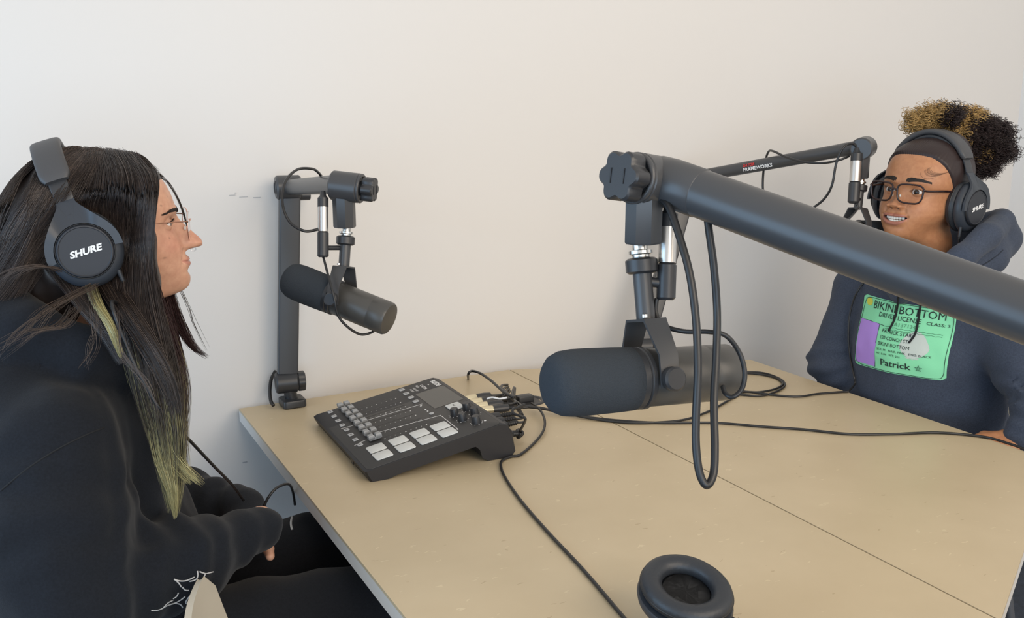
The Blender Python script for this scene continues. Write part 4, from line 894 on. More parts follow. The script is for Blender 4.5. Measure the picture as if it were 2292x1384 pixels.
def hoodie_l(p):
    Y=LH.d((0,1,0))
    d=chain(p,[LH((-.055,0,-.235)),LH((-.065,0,-.36)),LH((-.035,0,-.53)),LH((-.045,0,-.665))],[.085,.128,.135,.142],.05,ax=Y,S=1.28)
    sh=smin(cap(p,LH((-.06,-.05,-.235)),ls,.068,.080),cap(p,LH((-.06,.05,-.235)),ls2,.068,.078),.03);d=smin(d,sh,.05)
    arm=chain(p,[ls,ls*.5+le*.5+LH.d((-.012,0,0)),le],[.082,.092,.084],.05);arm=smin(arm,chain(p,[le,le*.45+lw_*.55+V((0,0,-.005)),lw_],[.080,.062,.036],.03),.03)
    arm=arm+rolls(p,le+V((0,0,.06)),lw_,5.5,.004)+rolls(p,ls,le,3,.0035,.3)
    d=smin(d,arm,.022)
    arm=chain(p,[ls2,le2,lw2],[.078,.070,.034],.03);arm=smin(arm,cap(p,lw2,lw2+V((-.005,-.055,-.012)),.036,.033),.01);arm=arm+rolls(p,le2,lw2,5,.004,.2);d=smin(d,arm,.022)
    # hood bunched around the neck and hanging behind
    hp=[(.045,0,-.245),(.020,-.075,-.205),(-.04,-.115,-.165),(-.11,-.105,-.125),(-.165,-.05,-.100),(-.18,.0,-.095),(-.165,.05,-.100),(-.11,.105,-.125),(-.04,.115,-.165),(.020,.075,-.205),(.045,0,-.245)]
    hd=chain(p,[LH(q) for q in hp],[.020,.028,.036,.044,.050,.052,.050,.044,.036,.028,.020],.015)
    hd=smin(hd,chain(p,[LH((-.17,0,-.13)),LH((-.215,0,-.22)),LH((-.20,0,-.33))],[.055,.060,.035],.03,ax=Y,S=2.),.03)
    d=smin(d,cap(p,LH((-.15,-.10,-.24)),LH((-.15,-.12,-.42)),.085,.07),.04)
    hd=hd+.006*np.sin(40*((p-LH((0,0,0)))@LH.d((.5,.2,.8)))+3*vnoise(p,8))
    d=smin(d,hd,.008)
    d=d+folds(p,1.1)
    # neck opening
    return np.maximum(d,-cap(p,LH((-.02,0,-.02)),LH((-.035,0,-.26)),.085,.050))
lo,hi=bb([LH((-.32,-.3,-.84)),LH((.16,.35,-.03)),le,lw_,lw2,le2,ls],.10)
hood1=cloth('hoodie',hoodie_l,lo,hi,.0065,M_hblack,pl)
def trousers(F_,h_,k_,a_,off=-.67,bx=-.06):
    def fn(p):
        d=chain(p,[F_((bx,0,off+.02)),F_((bx,0,off-.01))],[.125,.125],.02,ax=F_.d((0,1,0)),S=1.35)
        for s_ in(-1,1):
            l=chain(p,[h_(s_),k_(s_),a_(s_)],[.098,.073,.060],.02)+rolls(p,h_(s_),k_(s_),5,.0022)+rolls(p,k_(s_),a_(s_),7,.003);d=smin(d,l,.025)
        return d+folds(p,.8)
    return fn
lo,hi=bb([LH((-.26,-.28,-1.15)),LH((.5,.28,-.52))],.05);tr1=cloth('trousers',trousers(LH,lh,lk,la),lo,hi,.009,M_jean,pl)
lo,hi=bb([RHF((-.4,-.28,-1.15)),RHF((.32,.28,-.52))],.05);tr2=cloth('trousers',trousers(RHF,rh,rk,ra_,bx=-.18),lo,hi,.011,M_jean,pr)
def shoe(F_,a,par):
    def fn(p):
        return np.maximum(smin(cap(p,a+F_.d((-.02,0,-.055)),a+F_.d((.17,0,-.085)),.042,.030),cap(p,a,a+F_.d((.0,0,-.05)),.05,.045),.03),-(p[:,2]-.003))
    lo,hi=bb([a+F_.d((-.1,-.08,-.2)),a+F_.d((.25,.08,.06))],.03);return cloth('shoe',fn,lo,hi,.008,mat('dark_canvas_shoe',(.03,.03,.035),.7),par)
for s_ in(-1,1):shoe(LH,la(s_),pl);shoe(RHF,ra_(s_),pr)
def hoodie_r(p):
    Y=RHF.d((0,1,0))
    d=chain(p,[RHF((-.065,0,-.235)),RHF((-.085,0,-.36)),RHF((-.10,0,-.50)),RHF((-.165,0,-.665))],[.085,.128,.135,.140],.05,ax=Y,S=1.30)
    d=smin(d,smin(cap(p,RHF((-.07,-.05,-.225)),rs2,.072,.074),cap(p,RHF((-.07,.05,-.225)),rs,.072,.074),.03),.05)
    arm=chain(p,[rs,rs*.5+re_*.5,re_,rw],[.076,.076,.066,.036],.03)+rolls(p,rs*.3+re_*.7,re_,3,.0035)+rolls(p,re_,rw,3,.003);d=smin(d,arm,.022)
    arm=chain(p,[rs2,re2,rw2],[.074,.062,.045],.03)+rolls(p,rs2*.35+re2*.65,rw2,4.5,.0045);d=smin(d,arm,.022)
    # hood: a raised funnel behind the neck, rim on the near side
    pts=[RHF((.040,-.005,-.235)),P(2100,612,1.975),P(2155,575,1.965),P(2212,528,2.0),P(2243,497,2.08),P(2240,492,2.18),RHF((-.13,-.10,-.13)),RHF((-.03,-.11,-.18)),RHF((.040,-.005,-.235))]
    hd=chain(p,pts,[.018,.024,.026,.026,.024,.026,.035,.03,.018],.012)
    hd=smin(hd,chain(p,[P(2150,612,2.02),P(2205,575,2.06),P(2232,535,2.12),P(2228,540,2.2)],[.035,.042,.045,.04],.02),.015)
    hd=smin(hd,chain(p,[RHF((-.17,-.03,-.17)),RHF((-.21,0,-.28))],[.05,.045],.03,ax=Y,S=1.9),.03)
    d=smin(d,hd,.008)+folds(p,1.)
    d=d+.003*np.sin(60*((p-RHF((0,0,0)))@RHF.d((.1,.35,.9)))+4*vnoise(p,7))*ss(-.42,-.52,(p-RHF((0,0,0)))@RHF.d((0,0,1)))
    d=np.maximum(d,-cap(p,RHF((-.10,.02,-.0)),RHF((-.06,0,-.21)),.062,.05))
    return np.maximum(d,-cap(p,RHF((-.02,0,-.02)),RHF((-.045,0,-.25)),.080,.050))
lo,hi=bb([RHF((-.32,-.33,-.84)),RHF((.12,.33,-.04)),re_,rw,rw2,re2,rs2],.10)
hood2=cloth('hoodie',hoodie_r,lo,hi,.0065,M_hnavy,pr)
def obj_bvh(o):
    me=o.data;n=len(me.vertices);c=np.empty(n*3,np.float32);me.vertices.foreach_get('co',c);c=c.reshape(-1,3)+ORG[o.name]
    return BVHTree.FromPolygons(c.tolist(),[list(q.vertices) for q in me.polygons])
BV1,BV2=obj_bvh(hood1),obj_bvh(hood2)
def hit(bv,px,py):
    o=V((0,0,CZ));d=P(px,py,1.)-o;h=bv.ray_cast(Vector(o),Vector(d/np.linalg.norm(d)));return V(h[0]) if h[0] is not None else None
def seam(bv,pts,name,m,par,r=.0012,n=6,off=.0003):
    q=[]
    for x,y in crom([V((a,b,0)) for a,b in pts],n)[:,:2]:
        h=hit(bv,x,y)
        if h is not None:q.append(h+(V((0,0,CZ))-h)/np.linalg.norm(V((0,0,CZ))-h)*off)
    if len(q)>3:
        q=np.array(q)
        for _ in range(3):q[1:-1]=(q[:-2]+2*q[1:-1]+q[2:])/4
        s=MB();s.tube(q,r,6);return s.build(name,m,par,180)
M_seam=mat('black_seam',(.008,.009,.011),.9)
seam(BV1,[(0,1100),(60,1050),(130,1005),(190,975),(232,958)],'shoulder_seam',M_seam,hood1)
M_seam2=mat('navy_seam',(.02,.026,.04),.9)
# white line print on the side of the black hoodie
Z=lambda x,y:(300+x/4.0227,1040+y/4.0227)
M_wp=mat('white_line_print',(.55,.55,.55),.8)
for k,pl_ in enumerate([[(360,1035),(405,1050),(470,1050),(545,1015)],[(570,960),(575,1000),(560,1040),(500,1055)],[(590,965),(640,985),(712,968)],[(360,1035),(400,1065),(425,1105)],[(435,1105),(460,1135),(495,1135)],[(528,1130),(570,1115),(600,1080),(605,1050),(575,1048)],[(640,990),(628,1025)],[(400,1155),(385,1190),(350,1210)],[(155,1315),(210,1315),(260,1295),(300,1270),(370,1250),(430,1215),(460,1190)],[(260,1295),(300,1250),(350,1225)],[(370,1250),(420,1260),(438,1290)],[(595,1145),(530,1165),(490,1200),(465,1240),(475,1255),(520,1215)],[(665,1120),(688,1098)]]):
    seam(BV1,[Z(*q) for q in pl_],'line_print',M_wp,hood1,.0010,4,.0002)
# rip with white threads on the knee
BT=obj_bvh(tr1)
seam(BT,[(654,1158),(651,1170),(652,1180),(654,1186)],'white_rip',M_wp,tr1,.0022,4,.0004)
# cuffs, drawstrings
def strings():
    for pts in([(2012,655),(2008,690),(2002,715),(1992,735),(1988,741)],[(2062,670),(2058,700),(2052,735),(2046,752),(2034,768)]):
        s_=seam(BV2,pts,'drawstring',M_seam,hood2,.0024,6,.0035)
strings()
seam(BV2,[(2095,645),(2150,620),(2215,585),(2245,560)],'hood_seam',M_seam2,hood2,.0012)
# ---- the printed card on the navy hoodie
q4=[hit(BV2,*q) for q in((1936,657),(2144,698),(2119,853),(1914,812))]
TL,TR,BR,BL=q4
fwd=RHF.d((1,0,0));print('print quad',TL,TR,BR,BL)
def pr3(u,v,off):
    p=(1-u)*(1-v)*TL+u*(1-v)*TR+u*v*BR+(1-u)*v*BL
    h=BV2.ray_cast(Vector(p+fwd*.12),Vector(-fwd));return (V(h[0]) if h[0] is not None else p)+fwd*off
WP=np.linalg.norm(TR-TL);HP=np.linalg.norm(BL-TL)
def flat_print(name,inside,m,off,n=56,box=(0,0,1,1),label=None):
    u0,v0,u1,v1=box;us_=np.linspace(u0,u1,n);vs_=np.linspace(v0,v1,n);g=[[pr3(u,v,off) for u in us_] for v in vs_];s=MB();f=[]
    for i in range(n-1):
        for j in range(n-1):
            if inside((us_[j]+us_[j+1])/2,(vs_[i]+vs_[i+1])/2):f.append((i*n+j,(i+1)*n+j,(i+1)*n+j+1,i*n+j+1))
    v=np.array(g).reshape(-1,3);used=sorted({i for q in f for i in q});mp={a:b for b,a in enumerate(used)}
    s.add(v[used],[[mp[i] for i in q] for q in f]);o=s.build(name,m,hood2,180)
    if label:o['label']=label
    return o
def rr(u,v,r=.07,a=1.2):
    x=min(u,1-u)*a;y=min(v,1-v);return not(x<r and y<r and (x-r)**2+(y-r)**2>r*r)
M_green=mat('mint_green_print',(.24,.70,.40),.75,bump=(300,.2,.0005));M_purple=mat('purple_print',(.42,.25,.70),.75);M_yel=mat('yellow_print',(.62,.62,.08),.75);M_ink=mat('dark_ink',(.015,.03,.025),.8);M_ink2=mat('grey_green_ink',(.10,.30,.17),.8);M_pale=mat('pale_print',(.52,.58,.54),.8)
flat_print('printed_card',rr,M_green,.0012,n=120,label='mint green licence print')
flat_print('printed_panel',lambda u,v:True,M_purple,.0019,24,(.02,.34,.305,.96),'plain purple panel')
flat_print('printed_patch',lambda u,v:(u-.10)**2*1.2+(v-.085)**2<.003,M_yel,.0018,20,(.03,.02,.17,.15))
flat_print('printed_disc',lambda u,v:((u-.70)/.13)**2+((v-.56)/.19)**2<1-.12*math.sin(9*math.atan2(v-.75,u-.7)),M_pale,.0017,80,(.52,.34,.88,.80))
def ptext(txt,u,v,h,m,align='LEFT',width=None,bold=.0,shear=0,rot=0):
    tv,tf=text_mesh(txt,1.,shear,bold,align);w_=tv[:,0].max()-tv[:,0].min()
    sx=(width*WP/w_) if width else h*HP*1.0
    out=[]
    for x,y,_ in tv:out.append(pr3(u+x*sx/WP,v-y*h*1.35+rot*x*sx/WP,.0024))
    s=MB();s.add(out,tf);return s.build('lettering',m,hood2,0)
ptext('BIKINI BOTTOM',.17,.105,.115,M_ink,width=.74,bold=.0)
ptext('DRIVER LICENSE',.27,.215,.068,M_ink,width=.44,bold=.004);ptext('CLASS: 3',.76,.225,.045,M_ink,width=.20,bold=.004)
ptext('A1371347',.47,.305,.055,M_ink2,width=.24)
ptext('PATRICK STAR',.35,.425,.052,M_ink,width=.31,bold=.006);ptext('120 CONCH ST.',.34,.515,.052,M_ink,width=.30,bold=.006);ptext('BIKINI BOTTOM',.33,.605,.052,M_ink,width=.33,bold=.0)
ptext('SEX: M   HAIR: PINK   EYES: BLACK',.325,.685,.032,M_ink,width=.54);ptext('HT: 0-04   WT: 2oz',.325,.745,.032,M_ink,width=.26)
ptext('Patrick',.37,.87,.095,M_ink,width=.32,bold=.01)
def pline(pts,r,m,name='printed_line',closed=False):
    s=MB();q=[pr3(u,v,.0022) for u,v in pts];s.tube(np.array(q),r,4,closed=closed);return s.build(name,m,hood2,180)
star=[(.765+.035*math.cos(a)/1.,.87+.045*math.sin(a)) for a in [math.radians(-90+144*k) for k in range(5)]]
pline(star,.0007,M_ink,'drawn_star',True)
for vv in(.355,.385):pline([(.37+.55*k/30,vv+.006*math.sin(k*1.7)) for k in range(31)],.0005,M_ink2)
pline([(.305,.345),(.30,.6),(.305,.965)],.0006,M_ink);pline([(.02,.345),(.16,.335),(.305,.345),(.36,.355)],.0006,M_ink)
b=[(.02,.30),(.03,.12),(.08,.03),(.3,.015),(.6,.012),(.9,.015),(.975,.06),(.985,.3),(.98,.7),(.975,.93),(.9,.985),(.6,.985),(.3,.985),(.08,.975),(.015,.9),(.01,.6)]
pline([tuple(q[:2]) for q in crom([V((a,c,0)) for a,c in b],4,True)],.0006,M_ink,'card_outline',True)
def own(root):
    o=[x for x in COL.objects if x.name.startswith('headphone_cord') and x.parent is None][0]
    for k in('label','category'):
        if k in o:del o[k]
    off=ORG[root.name]-V(o.location);me=o.data;n=len(me.vertices);c=np.empty(n*3,np.float32);me.vertices.foreach_get('co',c);c=c.reshape(-1,3)-off.astype(np.float32);me.vertices.foreach_set('co',c.ravel());me.update()
    o.location=(0,0,0);o.parent=root;o.name='cord'
# headphone cord of the right person
q=[]
for x,y in((1945,622),(1918,655),(1903,700),(1899,750),(1903,800),(1911,840),(1913,860)):
    h=hit(BV2,x,y);
    if h is not None:q.append(h+(V((0,0,CZ))-h)*.006)
q+=[onz(1898,877,tz)]
q=[CORD[hr.name],CORD[hr.name]+V((-.01,0,-.04)),P(2040,600,1.93),P(1985,612,1.98)]+q
cable('headphone_cord',q,.0022,None);own(hr)
c0=CORD[hl.name]
cable('headphone_cord',[c0,c0+V((-.004,0,-.03)),P(250,680,1.24),P(290,790,1.245),P(335,880,1.26),P(372,932,1.28),P(430,992,1.38),P(480,1045,1.46),P(522,1088,1.55),P(545,1120,1.60)],.0024,None);own(hl)
cable('audio_cable',[P(590,1135,1.62),P(602,1112,1.62),P(620,1092,1.63),P(645,1084,1.66),P(655,1100,1.70),P(660,1130,1.74)],.0024,'black cable arching from the lap to beneath the left table')
# ------------------------------------------------------------------ hair
M_hair=vcol_mat('dark_hair',.38,spec=.45)
def rnd(n):
    a=RNG.random(n)*2*np.pi;r=np.sqrt(RNG.random(n));return r*np.cos(a),r*np.sin(a)
def fam(ctrl,spread,n,K=26,wave=.6,clump=14,dsp=None,lens=(.85,1.)):
    """n strands that follow a guide given in the place; returns world paths"""
    ctrl=np.array(ctrl,float);k=len(ctrl);spread=np.interp(np.linspace(0,1,k),np.linspace(0,1,len(spread)),spread)
    nc=max(1,n//clump);ca,cb=rnd(nc);ci=RNG.integers(0,nc,n);a,b=rnd(n)
    mix=np.linspace(.55,.30,k)[None,:]
    A=ca[ci][:,None]*(1-mix*.6)+a[:,None]*mix*.8;Bq=cb[ci][:,None]*(1-mix*.6)+b[:,None]*mix*.8
    ph=RNG.random((nc,2))*6.28;tt=np.linspace(0,1,k)
    wv=np.sin(tt[None]*7+ph[ci][:,:1])*wave*.35
    px=ctrl[:,0]+ (A+wv)*spread;py=ctrl[:,1]+np.zeros_like(A)+RNG.normal(size=(n,1))*2
    py[:,0]+=RNG.normal(size=n)*4
    d=ctrl[:,2]+Bq*spread/F*ctrl[:,2]*(.8 if dsp is None else dsp)
    l=(px-CX)/F*d;u=-(py-CY)/F*d;f=d*cp+u*sp
    pts=np.stack([f*sy_+l*cy_,f*cy_-l*sy_,CZ+u*cp-d*sp],-1)
    S=resample(pts,K);L=lens[0]+(lens[1]-lens[0])*RNG.random(n)
    out=np.empty_like(S);idx=np.linspace(0,K-1,K)
    for i in range(n):
        t=idx*L[i];i0=np.minimum(t.astype(int),K-2);w_=(t-i0)[:,None];out[i]=S[i,i0]*(1-w_)+S[i,i0+1]*w_
    return out
def hair_mass(p):
    d=chain(p,[LH((-.010,0,.012)),LH((-.040,0,.010)),LH((-.060,-.005,-.03)),LH((-.085,-.01,-.10))],[.076,.078,.072,.060],.04)
    d=smin(d,chain(p,[LH((.030,0,.036)),LH((-.02,0,.038))],[.052,.062],.03),.03)
    q=[P(298,390,1.385),P(302,450,1.365),P(300,540,1.345),P(303,640,1.335),P(325,760,1.325),P(355,880,1.32),P(370,980,1.315)];d=smin(d,chain(p,q,[.004,.014,.028,.030,.030,.024,.010],.02),.02)
    q=[P(125,520,1.39),P(60,620,1.385),P(-30,710,1.37)];d=smin(d,chain(p,q,[.06,.055,.045],.03),.03)
    q=[P(330,560,1.44),P(345,680,1.42),P(370,800,1.40),P(375,900,1.39)];d=smin(d,chain(p,q,[.018,.026,.024,.012],.02),.02)
    q=[P(160,520,1.36),P(215,620,1.35),P(265,710,1.34)];d=smin(d,chain(p,q,[.04,.038,.030],.02),.02)
    d=d+.0015*np.sin(220*((p-LH.o)@LH.d((1,0,0)))+5*vnoise(p,12))
    # hollow pressed in by the ear cup, and the face kept clear
    q_=(p-LH.o)@LH.R;d=np.maximum(d,-(q_[:,1]+.078+.045*ss(.052,.095,np.hypot(q_[:,0]+.024,q_[:,2]+.022))+10*(q_[:,1]>0)))
    return np.maximum(d,-chain(p,[LH((.135,0,.105)),LH((.128,0,.05)),LH((.125,0,.0)),LH((.125,0,-.20))],[.025,.046,.056,.075],.03,ax=LH.d((0,1,0)),S=2.2))
def drape(S,clear=.0035):
    sh=S.shape;p=S.reshape(-1,3).copy();lay=np.repeat(RNG.random(sh[0])*.006,sh[1])
    for _ in range(3):
        d=hair_mass(p);m=d<clear+lay
        if not m.any():break
        q=p[m];e=.002;g=np.stack([hair_mass(q+e*V(a))-hair_mass(q-e*V(a)) for a in((1,0,0),(0,1,0),(0,0,1))],1);g/=np.linalg.norm(g,axis=1,keepdims=True)+1e-9
        p[m]=q+g*(clear+lay[m]-d[m])[:,None]
    q=(p-LH.o)@LH.R;lim=-(.081+.045*ss(.052,.095,np.hypot(q[:,0]+.024,q[:,2]+.022)));inc=(q[:,1]<lim)&(q[:,1]>-.17)&(q[:,2]>-.080);q[inc,1]=lim[inc];p=(q@LH.R.T+LH.o).reshape(sh)
    for _ in range(4):p[:,1:-1]=(p[:,:-2]+2*p[:,1:-1]+p[:,2:])/4
    return p
def scalp_shell(H,amp,hlx,hlz,FR):
    v=H['lv'];nr,n=H['nr'],H['n'];m=np.interp(v[:,0],hlx,hlz);q=v[:,2]-m;off=amp*ss(0,.010,q)-.0035*ss(.002,-.004,q)
    c=V((-.01,0,.0));d=v-c;d/=np.linalg.norm(d,axis=1,keepdims=True);w_=v+d*(off+.00025*np.sin(v[:,1]*1300+3*np.sin(v[:,0]*90)))[:,None]
    f=[];k=0
    nr2=int(np.argmax(v.reshape(nr,n,3)[:,n//4*0+0,2]<-.135)) or nr
    f=np.array([(i*n+j,(i+1)*n+j,(i+1)*n+(j+1)%n,i*n+(j+1)%n) for i in range(nr-40) for j in range(n)])
    keep=(q[f].max(1)>-.006);f=f[keep];return FR(w_),f
HP_,HT_=[],[]
BROWN=V((.030,.021,.018));LB=V((.085,.062,.050));BL_=V((.42,.37,.17));AUB=V((.030,.012,.012))
def addfam(ctrl,spread,n,blond=None,light=.12,rad=.00029,base=BROWN,**k):
    n=int(n*1.55) if n>100 else n;P_=fam(ctrl,spread,n,**k);P_=drape(P_) if n>100 else P_;K=P_.shape[1];t=np.linspace(0,1,K)
    c=np.where((RNG.random(n)<light)[:,None],LB,base)*(.7+.6*RNG.random((n,1)))
    col=np.repeat(c[:,None,:],K,1)
    if blond:
        s0,pr_=blond;isb=(RNG.random(n)<pr_);m=(ss(s0,s0+.16,t)[None]*isb[:,None])[...,None];bc=BL_*(.55+.6*RNG.random((n,1)))
        col=col*(1-m)+bc[:,None,:]*m
    HP_.append((P_,rad,col))
# near side
addfam([(285,350,1.38),(318,383,1.325),(330,440,1.305),(322,520,1.30),(318,620,1.295),(332,720,1.29),(355,830,1.285),(375,950,1.28),(385,1060,1.28),(388,1150,1.28)],[16,22,20,22,30,36,40,38,30,12],1600,(.78,.7),lens=(.80,1.))
addfam([(300,352,1.38),(335,388,1.35),(341,440,1.33),(333,520,1.32),(336,600,1.32),(352,680,1.32),(380,780,1.31),(400,860,1.30),(395,950,1.295),(410,1060,1.29)],[6,7,7,7,10,16,20,24,26,20],500,(.84,.5),lens=(.6,1.),base=AUB)
addfam([(240,344,1.38),(262,388,1.32),(262,470,1.297),(272,560,1.305),(284,650,1.30),(300,750,1.295),(325,860,1.285),(355,980,1.28),(375,1090,1.28)],[30,36,36,32,34,34,32,26,16],1300,(.82,.5),lens=(.7,1.))
addfam([(215,343,1.385),(170,383,1.33),(125,455,1.305),(80,535,1.30),(30,615,1.30),(-30,700,1.29)],[34,42,50,54,56,58],2600,light=.3)
addfam([(175,350,1.39),(100,400,1.365),(48,495,1.355),(5,590,1.35),(-45,670,1.34)],[24,30,40,44,48],1300,light=.3)
addfam([(180,355,1.37),(130,425,1.32),(112,515,1.30),(128,600,1.29),(180,675,1.275),(238,745,1.255),(272,815,1.25)],[30,34,36,32,24,16,10],1300,light=.45,lens=(.7,1.))
addfam([(150,560,1.31),(180,620,1.28),(215,680,1.25),(243,720,1.24),(262,760,1.238),(272,800,1.238)],[14,15,15,14,12,5],420,(.32,1.),light=.5,clump=60)
addfam([(150,520,1.32),(200,590,1.31),(250,650,1.30),(300,720,1.275),(350,800,1.27),(380,870,1.27),(395,930,1.27)],[34,34,30,28,26,22,16],600,light=.35)
addfam([(345,820,1.285),(345,880,1.28),(355,950,1.285),(375,1020,1.28),(405,1060,1.28),(430,1085,1.28)],[16,22,28,32,36,34],260,(.22,1.),light=.6,lens=(.55,1.),clump=8)
addfam([(350,860,1.30),(350,930,1.285),(362,1000,1.28),(378,1070,1.275),(388,1120,1.275),(392,1160,1.275)],[14,20,24,20,12,4],420,(.22,1.),light=.6)
# stray strands on the shoulder
for c_ in([(210,640,1.25),(120,690,1.17),(50,745,1.145),(-10,810,1.14)],[(140,606,1.285),(90,597,1.26),(40,608,1.25),(-20,645,1.25)],[(170,690,1.22),(130,730,1.17),(70,745,1.15),(-10,790,1.14)]):
    addfam(c_,[14,26,34,40],34,light=.9,rad=.00025,clump=2,wave=1.2,lens=(.5,1.))
addfam([(200,650,1.25),(215,720,1.2),(205,780,1.17),(190,830,1.15)],[10,14,20,26],12,light=.9,clump=1,wave=1.5,rad=.00025)
addfam([(260,700,1.25),(275,790,1.2),(320,860,1.19),(350,940,1.2)],[10,14,16,20],14,light=.9,clump=1,wave=1.5,rad=.00025)
addfam([(228,345,1.388),(222,375,1.34),(214,420,1.312),(208,470,1.31),(204,520,1.31)],[26,30,32,32,32],500,light=.25)
addfam([(322,366,1.405),(343,386,1.375),(350,415,1.345),(344,465,1.33),(338,540,1.325),(338,620,1.32)],[7,7,6,6,7,9],320,light=.2)
# far side
addfam([(330,560,1.47),(350,640,1.46),(368,720,1.45),(388,800,1.43),(398,880,1.42),(392,960,1.41),(400,1050,1.40)],[14,18,24,26,28,30,26],800,(.75,.6),base=AUB,lens=(.6,1.))
addfam([(372,610,1.47),(388,680,1.46),(405,730,1.45),(430,775,1.44),(465,800,1.44)],[10,12,14,12,8],160,base=AUB,lens=(.6,1.),clump=6)
addfam([(400,640,1.46),(425,690,1.45),(440,730,1.45),(470,790,1.44)],[5,6,8,10],7,clump=1)
addfam([(345,385,1.47),(378,412,1.47),(402,455,1.47),(417,500,1.47),(424,535,1.47)],[3,3,3,3,2],14,clump=4,wave=.2)
addfam([(300,352,1.40),(330,372,1.43),(362,400,1.46)],[14,10,6],160)
addfam([(240,342,1.40),(300,348,1.39),(350,385,1.40)],[26,18,9],120,wave=1.4,clump=3,rad=.00022)
addfam([(130,370,1.4),(60,440,1.4),(20,520,1.4),(-10,600,1.4)],[26,34,34,40],90,wave=2,clump=2,rad=.00022)
vs_,fs_,ts_=[],[],[];n0=0
for P_,rad,col in HP_:
    v,f,si,tt=strand_mesh(P_,rad*(.8+.5*RNG.random(len(P_))));vs_.append(v);fs_.append(f+n0);n0+=len(v)
    K=P_.shape[1];ki=np.rint(tt*(K-1)).astype(int);ts_.append(col[si,ki])
# inner mass: combed shell over the skull plus the bulk that falls behind and in front of the shoulder
lo,hi=bb([P(-120,700,1.4),P(420,1000,1.35),LH((-.22,-.16,.14)),LH((.14,.16,-.2))],.03)
mv,mf=nets(hair_mass,lo,hi,.005);mv=relax(mv,mf,2)
sv,sf=scalp_shell(HL,.0028,[-.1,-.02,.0,.02,.040,.055,.070,.082,.095],[-.10,-.085,-.050,-.03,-.02,.0,.050,.064,.070],LH)
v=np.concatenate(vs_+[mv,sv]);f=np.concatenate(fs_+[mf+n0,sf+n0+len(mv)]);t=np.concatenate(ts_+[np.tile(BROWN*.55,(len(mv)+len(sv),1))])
print('hair verts',len(v));fast_mesh('hair',v,f,M_hair,pl,t)
# ---- right person: slicked scalp hair and a curly puff
sv,sf=scalp_shell(HR,.0045,[-.1,-.02,.0,.02,.040,.055,.070,.082,.095],[-.10,-.085,-.050,-.008,.030,.054,.072,.078,.082],RHF)
pc=P(2163,326,2.20);ex_=V((cy_,-sy_,0))*.108;ey_=V((0,0,1))*.080;ez_=V((sy_,cy_,0))*.085
N=9500;dirs=RNG.normal(size=(N,3));dirs/=np.linalg.norm(dirs,axis=1,keepdims=True);paths=[];cols=[];DB=V((.034,.021,.020));GO=V((.50,.32,.12))
for i in range(N):
    a=dirs[i];rr_=.50+.36*RNG.random();ln=.22+.20*RNG.random()
    lump=1+.13*math.sin(5*a[0]+2)*math.cos(4*a[2]+1)+.10*math.sin(9*a[1]+4*a[0])
    ax_=a+RNG.normal(size=3)*.45;ax_/=np.linalg.norm(ax_)
    o_=a*rr_*lump;K=22;t_=np.linspace(0,1,K);tu=2.6+2.2*RNG.random();R_=(.040+.045*RNG.random())*(1-.35*t_);ph=RNG.random()*6.28
    u_=np.cross(ax_,(0,0,1.));u_/=np.linalg.norm(u_)+1e-9;w_=np.cross(ax_,u_)
    q=o_+np.outer(t_*ln*.8,ax_)+(R_*np.cos(ph+t_*tu*6.28))[:,None]*u_+(R_*np.sin(ph+t_*tu*6.28))[:,None]*w_
    q[:,1]-=.10*t_**2*ln
    wp=pc+q[:,:1]*ex_+q[:,1:2]*ey_+q[:,2:]*ez_;paths.append(wp)
    e_=q[-1];gold=(e_[0]<-.28+.55*(e_[1]-.5)+RNG.normal()*.10) and e_[1]>.05
    if abs(e_[0]-.12)<.13 and abs(e_[1]+.25)<.22 and e_[2]<-.2 and RNG.random()<.5:gold=True
    if e_[1]>.75 and .05<e_[0]<.3 and RNG.random()<.5:gold=True
    c0_=(GO if gold else DB)*(.65+.7*RNG.random());cols.append(np.repeat(c0_[None],K,0))
# front gold curls over the band
for i in range(900):
    s_=RNG.random();b_=P(2035+110*s_+RNG.normal()*6,292-22*math.sin(math.pi*s_*.7)+RNG.normal()*8,2.12+RNG.normal()*.02)
    K=22;t_=np.linspace(0,1,K);tu=2+2*RNG.random();R_=(.0035+.003*RNG.random());ax_=V((RNG.normal()*.5,RNG.normal()*.5,1.));ax_/=np.linalg.norm(ax_);u_=np.cross(ax_,(1,0,0));u_/=np.linalg.norm(u_);w_=np.cross(ax_,u_);ph=RNG.random()*6.28
    q=b_+np.outer(t_*(.022+.02*RNG.random()),ax_)+(R_*np.cos(ph+t_*tu*6.28))[:,None]*u_+(R_*np.sin(ph+t_*tu*6.28))[:,None]*w_
    paths.append(q);cols.append(np.repeat(((GO if s_<.7 else DB)*(.6+.7*RNG.random()))[None],K,0))
v,f,si,tt=strand_mesh(np.array(paths),.00062,3,.7);cc=np.array(cols)[si,np.rint(tt*21).astype(int)]
def core(p):
    q=p-pc;return .08*(np.sqrt((q@ex_/.108**2)**2+(q@ey_/.080**2)**2+(q@ez_/.085**2)**2)-.80)+.008*vnoise(p,45)+.004*vnoise(p,90)
cv,cf=nets(core,pc-.12,pc+.12,.005)
# tie of slicked hair from the crown to the puff
def tie(p):return chain(p,[RHF((-.05,0,.075)),pc-ex_*.35-ey_*.3],[.055,.045],.02)
tv_,tf_=nets(tie,RHF((-.05,0,.07))-.13,RHF((-.05,0,.07))+.17,.006)
